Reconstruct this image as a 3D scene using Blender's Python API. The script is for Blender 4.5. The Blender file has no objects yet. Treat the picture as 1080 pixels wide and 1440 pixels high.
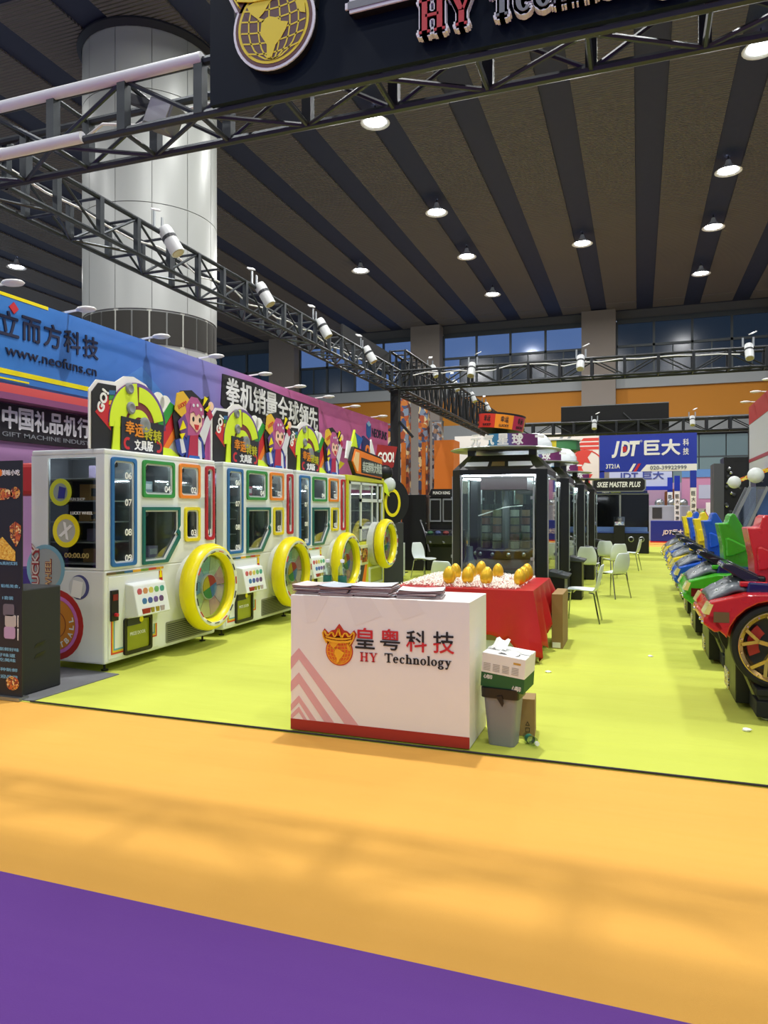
import bpy, math, random
from mathutils import Vector, Matrix
R = math.radians
PI = math.pi
sc = bpy.context.scene
col = sc.collection

# ------------------------------------------------------------------ camera, world, exposure
cam = bpy.data.cameras.new('camera')
cam.sensor_fit = 'HORIZONTAL'
cam.sensor_width = 36.0
cam.lens = 36.0 * 1010 / 1080
cam.shift_y = -5.0 / 1080
cam.clip_end = 300
camo = bpy.data.objects.new('camera', cam)
col.objects.link(camo)
camo.location = (0, 0, 1.6)
camo.rotation_euler = (R(90), 0, R(19.517))
sc.camera = camo

w = bpy.data.worlds.new('dusk_sky')
sc.world = w
w.use_nodes = True
bg = w.node_tree.nodes['Background']
bg.inputs[0].default_value = (0.42, 0.49, 0.60, 1)
bg.inputs[1].default_value = 0.62

sc.view_settings.view_transform = 'Standard'
sc.view_settings.look = 'None'
sc.view_settings.exposure = 0.45
sc.view_settings.gamma = 1.0
sc.view_settings.use_curve_mapping = False
LAMP_W = 200.0          # each hall lamp

# ------------------------------------------------------------------ helpers
def lin(c):
    if isinstance(c, str):
        c = [int(c[i:i + 2], 16) / 255 for i in (0, 2, 4)]
    return tuple((x / 12.92 if x <= .04045 else ((x + .055) / 1.055) ** 2.4) for x in c[:3])

MATS = {}
def M(key, hexc=None, rough=.5, metal=0.0, emit=0.0, noise=0.0, nscale=6.0, bump=0.0, spec=.5, coat=0.0, rvar=.04):
    if key in MATS:
        return MATS[key]
    m = bpy.data.materials.new(key)
    m.use_nodes = True
    nt = m.node_tree
    b = nt.nodes['Principled BSDF']
    c = lin(hexc)
    b.inputs['Base Color'].default_value = (*c, 1)
    b.inputs['Roughness'].default_value = rough
    b.inputs['Metallic'].default_value = metal
    b.inputs['Specular IOR Level'].default_value = spec
    b.inputs['Coat Weight'].default_value = coat
    if emit:
        b.inputs['Emission Color'].default_value = (*c, 1)
        b.inputs['Emission Strength'].default_value = emit
    tc = nt.nodes.new('ShaderNodeTexCoord')
    n = nt.nodes.new('ShaderNodeTexNoise')
    n.inputs['Scale'].default_value = nscale
    n.inputs['Detail'].default_value = 4
    nt.links.new(tc.outputs['Object'], n.inputs['Vector'])
    if noise:
        r = nt.nodes.new('ShaderNodeMapRange')
        r.inputs['To Min'].default_value = 1 - noise
        r.inputs['To Max'].default_value = 1 + noise
        nt.links.new(n.outputs['Fac'], r.inputs['Value'])
        mx = nt.nodes.new('ShaderNodeVectorMath')
        mx.operation = 'SCALE'
        mx.inputs[0].default_value = c
        nt.links.new(r.outputs[0], mx.inputs['Scale'])
        nt.links.new(mx.outputs[0], b.inputs['Base Color'])
    rr = nt.nodes.new('ShaderNodeMapRange')
    rr.inputs['To Min'].default_value = max(0, rough - rvar)
    rr.inputs['To Max'].default_value = min(1, rough + rvar)
    nt.links.new(n.outputs['Fac'], rr.inputs['Value'])
    nt.links.new(rr.outputs[0], b.inputs['Roughness'])
    if bump:
        bp = nt.nodes.new('ShaderNodeBump')
        bp.inputs['Strength'].default_value = bump
        bp.inputs['Distance'].default_value = .02
        nt.links.new(n.outputs['Fac'], bp.inputs['Height'])
        nt.links.new(bp.outputs[0], b.inputs['Normal'])
    MATS[key] = m
    return m

def GLASS(key, tint='e8f0ee', gloss=.12, rough=.03):
    if key in MATS:
        return MATS[key]
    m = bpy.data.materials.new(key)
    m.use_nodes = True
    nt = m.node_tree
    nt.nodes.remove(nt.nodes['Principled BSDF'])
    out = nt.nodes['Material Output']
    t = nt.nodes.new('ShaderNodeBsdfTransparent')
    t.inputs[0].default_value = (*lin(tint), 1)
    g = nt.nodes.new('ShaderNodeBsdfGlossy')
    g.inputs['Roughness'].default_value = rough
    f = nt.nodes.new('ShaderNodeLayerWeight')
    f.inputs[0].default_value = .5
    p = nt.nodes.new('ShaderNodeMath')
    p.operation = 'POWER'
    p.inputs[1].default_value = 4
    nt.links.new(f.outputs['Facing'], p.inputs[0])
    a = nt.nodes.new('ShaderNodeMath')
    a.operation = 'MULTIPLY_ADD'
    a.inputs[1].default_value = .8
    a.inputs[2].default_value = gloss
    nt.links.new(p.outputs[0], a.inputs[0])
    mx = nt.nodes.new('ShaderNodeMixShader')
    nt.links.new(a.outputs[0], mx.inputs[0])
    nt.links.new(t.outputs[0], mx.inputs[1])
    nt.links.new(g.outputs[0], mx.inputs[2])
    nt.links.new(mx.outputs[0], out.inputs[0])
    MATS[key] = m
    return m

def RAMP(key, stops, axis=1, lo=0.0, hi=1.0, interp='LINEAR', coord='Object', rough=.5, voro=0.0, emit=0.0):
    """printed colour bands along one object axis"""
    if key in MATS:
        return MATS[key]
    m = bpy.data.materials.new(key)
    m.use_nodes = True
    nt = m.node_tree
    b = nt.nodes['Principled BSDF']
    b.inputs['Roughness'].default_value = rough
    tc = nt.nodes.new('ShaderNodeTexCoord')
    sp = nt.nodes.new('ShaderNodeSeparateXYZ')
    nt.links.new(tc.outputs[coord], sp.inputs[0])
    mr = nt.nodes.new('ShaderNodeMapRange')
    mr.inputs['From Min'].default_value = lo
    mr.inputs['From Max'].default_value = hi
    nt.links.new(sp.outputs[axis], mr.inputs['Value'])
    cr = nt.nodes.new('ShaderNodeValToRGB')
    cr.color_ramp.interpolation = interp
    els = cr.color_ramp.elements
    while len(els) < len(stops):
        els.new(.5)
    for e, (p, c) in zip(els, stops):
        e.position = p
        e.color = (*lin(c), 1)
    nt.links.new(mr.outputs[0], cr.inputs[0])
    nt.links.new(cr.outputs[0], b.inputs['Base Color'])
    if emit:
        nt.links.new(cr.outputs[0], b.inputs['Emission Color'])
        b.inputs['Emission Strength'].default_value = emit
    MATS[key] = m
    return m

def PRINT(key, colors, scale=6.0, rough=.5, squash=1.0, dist='EUCLIDEAN'):
    """busy printed artwork: cells of flat colour"""
    if key in MATS:
        return MATS[key]
    m = bpy.data.materials.new(key)
    m.use_nodes = True
    nt = m.node_tree
    b = nt.nodes['Principled BSDF']
    b.inputs['Roughness'].default_value = rough
    tc = nt.nodes.new('ShaderNodeTexCoord')
    mp = nt.nodes.new('ShaderNodeMapping')
    mp.inputs['Scale'].default_value = (1, 1, squash)
    nt.links.new(tc.outputs['Object'], mp.inputs[0])
    n = nt.nodes.new('ShaderNodeTexNoise')
    n.inputs['Scale'].default_value = scale * .6
    nt.links.new(mp.outputs[0], n.inputs['Vector'])
    ad = nt.nodes.new('ShaderNodeVectorMath')
    ad.operation = 'MULTIPLY_ADD'
    ad.inputs[1].default_value = (.25, .25, .25)
    nt.links.new(n.outputs['Color'], ad.inputs[0])
    nt.links.new(mp.outputs[0], ad.inputs[2])
    v = nt.nodes.new('ShaderNodeTexVoronoi')
    v.distance = dist
    v.inputs['Scale'].default_value = scale
    nt.links.new(ad.outputs[0], v.inputs['Vector'])
    sp = nt.nodes.new('ShaderNodeSeparateColor')
    nt.links.new(v.outputs['Color'], sp.inputs[0])
    cr = nt.nodes.new('ShaderNodeValToRGB')
    cr.color_ramp.interpolation = 'CONSTANT'
    els = cr.color_ramp.elements
    while len(els) < len(colors):
        els.new(.5)
    for i, (e, c) in enumerate(zip(els, colors)):
        e.position = i / len(colors)
        e.color = (*lin(c), 1)
    nt.links.new(sp.outputs[0], cr.inputs[0])
    nt.links.new(cr.outputs[0], b.inputs['Base Color'])
    MATS[key] = m
    return m

class MB:
    def __init__(s):
        s.v, s.f = [], []
    def add(s, vs, fs):
        o = len(s.v)
        s.v += [tuple(p) for p in vs]
        s.f += [tuple(i + o for i in f) for f in fs]
        return s
    def box(s, x0, x1, y0, y1, z0, z1):
        return s.add([(x0, y0, z0), (x1, y0, z0), (x1, y1, z0), (x0, y1, z0), (x0, y0, z1), (x1, y0, z1), (x1, y1, z1), (x0, y1, z1)],
                     [(0, 3, 2, 1), (4, 5, 6, 7), (0, 1, 5, 4), (1, 2, 6, 5), (2, 3, 7, 6), (3, 0, 4, 7)])
    def frame(s, p, q):
        p, q = Vector(p), Vector(q)
        d = (q - p).normalized()
        u = Vector((0, 0, 1)) if abs(d.z) < .95 else Vector((1, 0, 0))
        a = d.cross(u).normalized()
        return p, q, a, a.cross(d)
    def bar(s, p, q, w, h=None):
        h = h or w
        p, q, a, b = s.frame(p, q)
        c = [a * (i * w / 2) + b * (j * h / 2) for i, j in ((-1, -1), (1, -1), (1, 1), (-1, 1))]
        return s.add([p + k for k in c] + [q + k for k in c], [(0, 1, 2, 3), (7, 6, 5, 4), (0, 4, 5, 1), (1, 5, 6, 2), (2, 6, 7, 3), (3, 7, 4, 0)])
    def cyl(s, p, q, r, r1=None, n=12):
        r1 = r if r1 is None else r1
        p, q, a, b = s.frame(p, q)
        k = [a * math.cos(2 * PI * i / n) + b * math.sin(2 * PI * i / n) for i in range(n)]
        return s.add([p + e * r for e in k] + [q + e * r1 for e in k],
                     [tuple(range(n)), tuple(range(2 * n - 1, n - 1, -1))] + [(i, i + n, (i + 1) % n + n, (i + 1) % n) for i in range(n)])
    def lathe(s, prof, n=24, c=(0, 0, 0), axis='z', close=False, a0=0, a1=2 * PI):
        """prof: (radius, height) pairs"""
        full = abs(a1 - a0 - 2 * PI) < 1e-6
        m = n if full else n + 1
        vs = []
        for r, h in prof:
            for i in range(m):
                t = a0 + (a1 - a0) * i / n
                x, y = r * math.cos(t), r * math.sin(t)
                vs.append({'z': (c[0] + x, c[1] + y, c[2] + h), 'y': (c[0] + x, c[1] + h, c[2] + y), 'x': (c[0] + h, c[1] + x, c[2] + y)}[axis])
        k = len(prof)
        fs = []
        for j in range(k if close else k - 1):
            jj = (j + 1) % k
            for i in range(n):
                ii = (i + 1) % m
                fs.append((j * m + i, j * m + ii, jj * m + ii, jj * m + i))
        return s.add(vs, fs)
    def prism(s, poly, t0, t1, plane='xz'):
        n = len(poly)
        def pt(a, b, t):
            return {'xz': (a, t, b), 'yz': (t, a, b), 'xy': (a, b, t)}[plane]
        return s.add([pt(a, b, t0) for a, b in poly] + [pt(a, b, t1) for a, b in poly],
                     [tuple(range(n)), tuple(range(2 * n - 1, n - 1, -1))] + [(i, (i + 1) % n, (i + 1) % n + n, i + n) for i in range(n)])
    def ring(s, A, B, t0, t1, plane='xz'):
        n = len(A)
        def pt(p, t):
            a, b = p
            return {'xz': (a, t, b), 'yz': (t, a, b), 'xy': (a, b, t)}[plane]
        vs = [pt(p, t) for t in (t0, t1) for L in (A, B) for p in L]
        fs = []
        for i in range(n):
            j = (i + 1) % n
            fs += [(i, j, n + j, n + i), (2 * n + i, 3 * n + i, 3 * n + j, 2 * n + j), (i, 2 * n + i, 2 * n + j, j), (n + i, n + j, 3 * n + j, 3 * n + i)]
        return s.add(vs, fs)
    def path(s, pts, r, n=8):
        for p, q in zip(pts, pts[1:]):
            s.cyl(p, q, r, n=n)
        return s
    def sphere(s, c, rx, ry=None, rz=None, n=16, m=10, egg=0.0):
        ry = ry or rx
        rz = rz or rx
        vs, fs = [], []
        for j in range(m + 1):
            t = PI * j / m
            for i in range(n):
                p = 2 * PI * i / n
                k = math.sin(t) * (1 - egg * math.cos(t))
                vs.append((c[0] + rx * k * math.cos(p), c[1] + ry * k * math.sin(p), c[2] + rz * math.cos(t)))
        for j in range(m):
            for i in range(n):
                fs.append((j * n + i, (j + 1) * n + i, (j + 1) * n + (i + 1) % n, j * n + (i + 1) % n))
        return s.add(vs, fs)
    def grid(s, fn, nu, nv):
        return s.add([fn(i / nu, j / nv) for j in range(nv + 1) for i in range(nu + 1)],
                     [(j * (nu + 1) + i, j * (nu + 1) + i + 1, (j + 1) * (nu + 1) + i + 1, (j + 1) * (nu + 1) + i) for j in range(nv) for i in range(nu)])
    def mesh(s, name, mat, smooth=None):
        me = bpy.data.meshes.new(name)
        me.from_pydata(s.v, [], s.f)
        me.validate()
        import bmesh
        bm = bmesh.new()
        bm.from_mesh(me)
        bmesh.ops.recalc_face_normals(bm, faces=bm.faces)
        bm.to_mesh(me)
        bm.free()
        me.materials.append(mat)
        if smooth:
            me.polygons.foreach_set('use_smooth', [True] * len(me.polygons))
            me.set_sharp_from_angle(angle=R(smooth))
        me.update()
        return me
    def build(s, name, mat, parent=None, loc=(0, 0, 0), rot=(0, 0, 0), smooth=None, bevel=0.0, solid=0.0, sub=0):
        return put(name, s.mesh(name, mat, smooth), parent, loc, rot, bevel, solid, sub)

def put(name, me, parent=None, loc=(0, 0, 0), rot=(0, 0, 0), bevel=0.0, solid=0.0, sub=0, scale=None):
    o = bpy.data.objects.new(name, me)
    col.objects.link(o)
    o.parent = parent
    o.location = loc
    o.rotation_euler = rot
    if scale:
        o.scale = scale
    if solid:
        d = o.modifiers.new('thickness', 'SOLIDIFY')
        d.thickness = solid
        d.offset = 0
    if sub:
        d = o.modifiers.new('smooth', 'SUBSURF')
        d.levels = d.render_levels = sub
    if bevel:
        d = o.modifiers.new('edges', 'BEVEL')
        d.width = bevel
        d.segments = 2
        d.limit_method = 'ANGLE'
        d.angle_limit = R(40)
    return o

def tag(o, label=None, cat=None, group=None, kind=None):
    if label: o['label'] = label
    if cat: o['category'] = cat
    if group: o['group'] = group
    if kind: o['kind'] = kind
    return o

def thing(name, label, cat, loc=(0, 0, 0), rotz=0.0, group=None, kind=None):
    o = bpy.data.objects.new(name, None)
    o.empty_display_size = .1
    col.objects.link(o)
    o.location = loc
    o.rotation_euler = (0, 0, rotz)
    return tag(o, label, cat, group, kind)

KIDS = {}
def copy_tree(o, parent=None):
    if not KIDS.get('n') == len(bpy.data.objects):
        KIDS.clear()
        for x in bpy.data.objects:
            if x.parent:
                KIDS.setdefault(x.parent.name, []).append(x)
    kids = list(KIDS.get(o.name, []))
    c = o.copy()
    col.objects.link(c)
    c.parent = parent
    for k in kids:
        kk = list(KIDS.get(k.name, []))
        c2 = k.copy()
        col.objects.link(c2)
        c2.parent = c
        for q in kk:
            c3 = q.copy()
            col.objects.link(c3)
            c3.parent = c2
    KIDS.clear()
    return c

TXT = {}
def text_mesh(body, bold, shear):
    k = (body, bold, shear)
    if k not in TXT:
        cu = bpy.data.curves.new('lettering', 'FONT')
        cu.body = body
        cu.size = 1
        cu.extrude = .5
        cjk = any(ord(q) > 0x2e80 for q in body)
        cu.offset = 0 if cjk else bold
        cu.shear = shear
        cu.resolution_u = 3
        t = bpy.data.objects.new('lettering_source', cu)
        col.objects.link(t)
        dg = bpy.context.evaluated_depsgraph_get()
        me = bpy.data.meshes.new_from_object(t.evaluated_get(dg))
        bpy.data.objects.remove(t)
        bpy.data.curves.remove(cu)
        if cjk and bold:      # heavier strokes: the glyph repeated a hair apart in one mesh
            vs = [tuple(v.co) for v in me.vertices]
            fs = [tuple(p.vertices) for p in me.polygons]
            V, F = [], []
            for dx, dy in ((-1, 0), (1, 0), (0, 1), (0, -1), (0, 0)):
                F += [tuple(i + len(V) for i in f) for f in fs]
                V += [(x + dx * bold * .8, y + dy * bold * .8, z * (1 + .01 * dx + .02 * dy)) for x, y, z in vs]
            me = bpy.data.meshes.new('lettering')
            me.from_pydata(V, [], F)
        xs = [v.co.x for v in me.vertices] or [0, 1]
        ys = [v.co.y for v in me.vertices] or [0, 1]
        cx, cy, wx, wy = (min(xs) + max(xs)) / 2, (min(ys) + max(ys)) / 2, max(xs) - min(xs), max(ys) - min(ys)
        for v in me.vertices:
            v.co.x = (v.co.x - cx) / max(wx, 1e-4)
            v.co.y = (v.co.y - cy) / max(wy, 1e-4)
        me.name = 'lettering'
        TXT[k] = me
    return TXT[k]

def text(body, x, y, z, wd, ht, mat, parent, ext=.006, bold=.0, shear=0.0, roll=0.0, face=0.0, name='lettering', tilt=0.0):
    """upright text, centred at x,y,z of the parent's frame; face turns it about z (0 = facing -y)"""
    me = text_mesh(body, bold, shear).copy()
    me.materials.clear()
    me.materials.append(mat)
    o = put(name, me, parent, (x, y, z))
    mx = Matrix.Rotation(face, 4, 'Z') @ Matrix.Rotation(R(90) - tilt, 4, 'X') @ Matrix.Rotation(roll, 4, 'Z')
    o.rotation_euler = mx.to_euler()
    o.scale = (wd, ht, ext)
    return o

def rrect(x0, x1, z0, z1, r, n=4):
    pts = []
    for cx, cz, a in ((x1 - r, z1 - r, 0), (x0 + r, z1 - r, 90), (x0 + r, z0 + r, 180), (x1 - r, z0 + r, 270)):
        for i in range(n + 1):
            t = R(a + 90 * i / n)
            pts.append((cx + r * math.cos(t), cz + r * math.sin(t)))
    return pts

def circ(cx, cz, r, n=24, rz=None, a0=0, a1=360):
    rz = rz or r
    k = n if a1 - a0 == 360 else n + 1
    return [(cx + r * math.cos(R(a0 + (a1 - a0) * i / n)), cz + rz * math.sin(R(a0 + (a1 - a0) * i / n))) for i in range(k)]

def sector(cx, cz, r0, r1, a0, a1, n=16):
    return circ(cx, cz, r1, n, None, a0, a1) + circ(cx, cz, r0, n, None, a0, a1)[::-1]

# serif capitals and small letters, drawn as strokes with thick stems and thin hairlines
def serif(body, mat, parent, x0, y, z0, cap, wid, ext=.006, name='lettering', back=0.0):
    S, Hh, T = .2, .075, .07
    mb = MB()
    cur = 0.0
    def rc(x, a, b, c, d):
        mb.prism([(x + a, b), (x + c, b), (x + c, d), (x + a, d)], -.5, .5)
    def rg(x, cx, cz, rx, rz, a0=0, a1=360, n=20):
        A = circ(x + cx, cz, rx, n, rz, a0, a1)
        B = circ(x + cx, cz, rx - S * .95, n, rz - Hh, a0, a1)
        k = len(A)
        rngs = range(k if a1 - a0 == 360 else k - 1)
        for i in rngs:
            j = (i + 1) % k
            mb.prism([A[i], A[j], B[j], B[i]], -.5, .5)
    def sf(x, c, z, wdt=.2):
        rc(x, c - wdt, z, c + wdt, z + T)
    for ch in body:
        x = cur
        if ch == 'H':
            for c in (.22, .78):
                rc(x, c - S / 2, 0, c + S / 2, 1); sf(x, c, 0); sf(x, c, 1 - T)
            rc(x, .25, .46, .75, .55); adv = 1.05
        elif ch == 'Y':
            mb.prism([(x + .08, 1), (x + .33, 1), (x + .58, .42), (x + .4, .42)], -.5, .5)
            mb.prism([(x + .76, 1), (x + .86, 1), (x + .58, .42), (x + .48, .42)], -.5, .5)
            rc(x, .39, 0, .59, .45); sf(x, .49, 0); sf(x, .2, 1 - T, .2); sf(x, .81, 1 - T, .15); adv = 1.0
        elif ch == 'T':
            rc(x, .38, 0, .58, 1); rc(x, .04, 1 - .09, .92, 1); sf(x, .48, 0)
            rc(x, .04, .72, .11, 1); rc(x, .85, .72, .92, 1); adv = .95
        elif ch == 'e':
            rg(x, .3, .33, .3, .35, 0, 315); rc(x, .1, .32, .58, .4); adv = .68
        elif ch == 'c':
            rg(x, .3, .33, .3, .35, 48, 318); mb.prism(circ(x + .47, .53, .085, 10), -.5, .5); adv = .64
        elif ch in 'hn':
            rc(x, .06, 0, .26, 1 if ch == 'h' else .66); sf(x, .16, 0, .17)
            rc(x, 0, (1 if ch == 'h' else .66) - T, .16, 1 if ch == 'h' else .66)
            rg(x, .36, .42, .27, .26, 0, 150, 12); rc(x, .44, 0, .63, .44); sf(x, .53, 0, .17); adv = .76
        elif ch == 'o':
            rg(x, .32, .33, .32, .35); adv = .7
        elif ch == 'l':
            rc(x, .06, 0, .26, 1); sf(x, .16, 0, .17); rc(x, 0, 1 - T, .16, 1); adv = .38
        elif ch == 'g':
            rg(x, .29, .42, .27, .25); rg(x, .3, -.14, .31, .2); rc(x, .05, .05, .2, .2); rc(x, .44, .58, .66, .66); adv = .68
        elif ch == 'y':
            mb.prism([(x + .05, .66), (x + .28, .66), (x + .47, .18), (x + .34, 0)], -.5, .5)
            mb.prism([(x + .55, .66), (x + .64, .66), (x + .3, -.27), (x + .2, -.27)], -.5, .5)
            mb.prism(circ(x + .16, -.2, .1, 10), -.5, .5)
            sf(x, .16, .66 - T, .17); sf(x, .58, .66 - T, .12); adv = .7
        else:
            adv = .4
        cur += adv + .04
    k = wid / cur
    mb.v = [(x0 + v[0] * k, y + v[1] * ext, z0 + v[2] * cap) for v in mb.v]
    return mb.build(name, mat, parent)

# ------------------------------------------------------------------ common materials
WHITE = M('white_laminate', 'eef0ee', .35, noise=.02)
MWHITE = M('machine_white', 'e6ebea', .3, noise=.02)
BLACK = M('black_paint', '0c0d0f', .4)
MBLACK = M('matt_black', '15171a', .75, noise=.1)
DGREY = M('dark_grey_plastic', '34373b', .6)
GREY = M('grey_plastic', '83888c', .5)
CHROME = M('chrome', 'c8ccce', .18, 1.0)
STEEL = M('brushed_steel', 'a6abad', .35, .9)
TRUSS = M('truss_grey_paint', '42474b', .42, .6, noise=.15, nscale=9)
TRUSSB = M('truss_black_paint', '26292c', .45, .5, noise=.15, nscale=9)
RED = M('red_gloss', 'c01818', .35)
YEL = M('bright_yellow_plastic', 'f2e205', .3)
ORANGE = M('orange_print', 'ee7d1d', .5)
GREEN = M('green_print', '2f9a3c', .45)
BLUE = M('blue_print', '1f62b0', .45)
CARD = M('brown_cardboard', '9a7e50', .85, noise=.08, nscale=12)
PINK = M('pink_print', 'd6559a', .5)
NEON = M('neon_yellow_print', 'd7ef2a', .5)
SKIN = M('skin_print', 'f2c9b4', .6)
GOLD = M('gold_paint', 'e3b52c', .3, .5)
PANE = GLASS('clear_pane')
DARKPANE = GLASS('smoked_pane', 'd4d8d8', .05)
PWHITE = M('printed_white', 'f4f4f2', .5)
PRED = M('printed_red', 'c8232c', .5)
PBLACK = M('printed_black', '17171a', .5)

# ------------------------------------------------------------------ hall lamps
def make_lamp():
    t = thing('ceiling_lamp', 'round white downlight hung in a dark navy ceiling strip', 'lamp', group='hall downlights')
    MB().lathe([(.06, .42), (.08, .4), (.12, .26), (.3, .1), (.46, 0), (.44, 0), (.28, .09), (.05, .2)], 20).build('reflector', M('lamp_white', 'f2f2f0', .4), t, smooth=50)
    MB().lathe([(0, .03), (.3, .03), (.3, .045), (0, .045)], 20).build('diffuser', M('lamp_glow', 'f4f9ff', .5, emit=10), t)
    MB().cyl((0, 0, .4), (0, 0, .75), .02, n=6).build('stem', MBLACK, t)
    l = bpy.data.lights.new('hall_downlight', 'AREA')
    l.shape = 'DISK'
    l.size = .8
    l.energy = LAMP_W
    l.color = (1, .985, .96)
    lo = bpy.data.objects.new('lamp_light', l)
    col.objects.link(lo)
    lo.parent = t
    lo.location = (0, 0, -.02)
    return t

proto = make_lamp()
spots = [(x, y) for x in (-18.5, -7.7, 3.0, 13.8) for y in (-10, -4, 2.3, 8.5, 14.7, 20.9, 28.1, 33.5, 39.9) if not (x < -18 and y > 20)]
spots += [(-2.4, 33.6), (-13.2, 33.7), (-29.1, 27.5), (-2.4, 8.4)]
for i, (x, y) in enumerate(spots):
    o = proto if i == 0 else copy_tree(proto)
    o.location = (x, y, 13.55)
    if x in (-2.4, -13.2):      # the stronger lamps of the second strip
        lo = [k for k in bpy.data.objects if k.parent == o and k.type == 'LIGHT'][0]
        lo.data = lo.data.copy()
        lo.data.energy = LAMP_W * 4
        lo.data.size = .35

# ------------------------------------------------------------------ floor and carpets
def carpet_mat(key, hexc, var):
    m = M(key, hexc, .85, noise=var, nscale=1.3, spec=.25)
    nt = m.node_tree
    ms = nt.nodes.new('ShaderNodeMapping')       # tone varies in broad streaks across the roll
    ms.inputs['Scale'].default_value = (.3, 1.6, 1)
    n0 = [q for q in nt.nodes if q.type == 'TEX_NOISE'][0]
    t0 = [q for q in nt.nodes if q.type == 'TEX_COORD'][0]
    nt.links.new(t0.outputs['Object'], ms.inputs[0])
    nt.links.new(ms.outputs[0], n0.inputs['Vector'])
    b = nt.nodes['Principled BSDF']
    n = nt.nodes.new('ShaderNodeTexNoise')
    n.inputs['Scale'].default_value = 260
    n2 = nt.nodes.new('ShaderNodeTexNoise')
    n2.inputs['Scale'].default_value = 2.2
    mp = nt.nodes.new('ShaderNodeMapping')
    mp.inputs['Scale'].default_value = (.35, 2.2, 1)
    tc = nt.nodes['Texture Coordinate'] if 'Texture Coordinate' in nt.nodes else nt.nodes.new('ShaderNodeTexCoord')
    nt.links.new(tc.outputs['Object'], n.inputs['Vector'])
    nt.links.new(tc.outputs['Object'], mp.inputs[0])
    nt.links.new(mp.outputs[0], n2.inputs['Vector'])
    ad = nt.nodes.new('ShaderNodeMath')
    ad.operation = 'MULTIPLY_ADD'
    ad.inputs[1].default_value = .06
    nt.links.new(n.outputs['Fac'], ad.inputs[0])
    nt.links.new(n2.outputs['Fac'], ad.inputs[2])
    bp = nt.nodes.new('ShaderNodeBump')
    bp.inputs['Strength'].default_value = .6
    bp.inputs['Distance'].default_value = .04
    nt.links.new(ad.outputs[0], bp.inputs['Height'])
    nt.links.new(bp.outputs[0], b.inputs['Normal'])
    return m

tag(MB().box(-45, 45, -20, 60, -.1, -.008).build('floor', M('hall_concrete', '8f8c86', .6, noise=.1, nscale=2)), 'grey concrete hall floor', kind='structure')
def carpet(label, x0, x1, y0, y1, z, mat):
    return tag(MB().box(x0, x1, y0, y1, -.008, z).build('carpet', mat), label, 'carpet')
carpet('purple aisle carpet running along the edge of the orange carpet', -20, 14, -14, 2.42, .001, carpet_mat('purple_carpet', '6a3f96', .05))
carpet('orange aisle carpet between the purple carpet and the yellow booth floor', -20, 14, 2.42, 4.6, .0, carpet_mat('orange_carpet', 'e1a94e', .06))
carpet('lime yellow booth carpet under the white counter and the ride cars', -5.95, 3.2, 4.6, 32.0, .004, carpet_mat('yellow_carpet', 'c1ca52', .09))
carpet('orange carpet strip at the foot of the blue exhibitor booth', -8, 10, 32.0, 37.9, .0, carpet_mat('far_orange_carpet', 'e6a950', .05))
tag(MB().prism([(-5.9, 4.62), (-4.72, 4.62), (-4.70, 5.65), (-5.9, 5.75)], .004, .012, 'xy').build('floor_mat', M('grey_felt', '6f7174', .9, noise=.12, nscale=8)),
    'worn grey felt mat under the black loudspeaker', 'mat')
tag(MB().path([(-4.72, 4.6, .014), (-3.6, 4.6, .012), (-2.4, 4.605, .012), (-1.0, 4.6, .012), (.6, 4.605, .012), (3.1, 4.6, .012)], .007, 6).build('edge_cord', PBLACK),
    'thin black edging strip along the yellow and orange carpet seam', 'edging')

# ------------------------------------------------------------------ ceiling with panels and dark strips
def slat_mat():
    m = M('ceiling_slats', '88827d', .6, noise=.08, nscale=.3)
    nt = m.node_tree
    b = nt.nodes['Principled BSDF']
    wv = nt.nodes.new('ShaderNodeTexWave')
    wv.bands_direction = 'Y'
    wv.inputs['Scale'].default_value = 2.6
    wv.inputs['Distortion'].default_value = 0
    tc = nt.nodes.new('ShaderNodeTexCoord')
    nt.links.new(tc.outputs['Object'], wv.inputs['Vector'])
    bp = nt.nodes.new('ShaderNodeBump')
    bp.inputs['Strength'].default_value = 1.0
    bp.inputs['Distance'].default_value = .12
    nt.links.new(wv.outputs['Fac'], bp.inputs['Height'])
    nt.links.new(bp.outputs[0], b.inputs['Normal'])
    return m
ceil = tag(MB().box(-46, 46, -20, 48.4, 14.1, 14.6).build('ceiling', M('navy_strip', '2d3550', .6)), 'dark hall ceiling of brown slatted panels and navy strips', kind='structure')
SL = slat_mat()
pm = MB().box(-.88, .88, -16, 16, 14.04, 14.12).mesh('panel', SL)
for k in range(-14, 14):
    x = .35 + 1.35 + 2.7 * k
    for y in (-3.6, 29.2, ):
        put('panel', pm, ceil, (x, y + .4, 0))
pm2 = MB().box(-.88, .88, -.8, .8, 14.04, 14.12).mesh('panel', SL)
for k in range(-14, 14):
    put('panel', pm2, ceil, (.35 + 1.35 + 2.7 * k, 46.6, 0))

# ------------------------------------------------------------------ back wall with piers, windows, orange band
WY = 47.6
back = tag(MB().box(-46, 46, WY + .3, WY + .6, 0, 7.25).box(-46, 46, WY + .25, WY + .6, 13.55, 14.1).build('wall_back', M('wall_grey', '5d5f60', .8, noise=.06, nscale=.5)),
           'grey back wall of the hall with windows', kind='structure')
MB().box(-46, 46, WY + .1, WY + .5, 7.2, 9.15).build('band', M('ochre_band', 'bb7a1c', .7, noise=.04, nscale=.4), back)
MB().box(-46, 46, WY - .1, WY + .5, 9.15, 9.85).build('sill', M('sill_grey', '9aa0a2', .6), back)
MB().box(-46, 46, WY - .2, WY + .5, 6.2, 7.2).build('beam', M('beam_grey', '85898b', .6), back)
PM = M('pier_stone', '8d857d', .75, noise=.06, nscale=1.2)
for x in (-36.9, -25.6, -14.7, -3.4, 7.6, 18.6):
    MB().box(x, x + 2.05, WY - .7, WY + .4, 0, 14.02).build('pier', PM, back)
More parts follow.
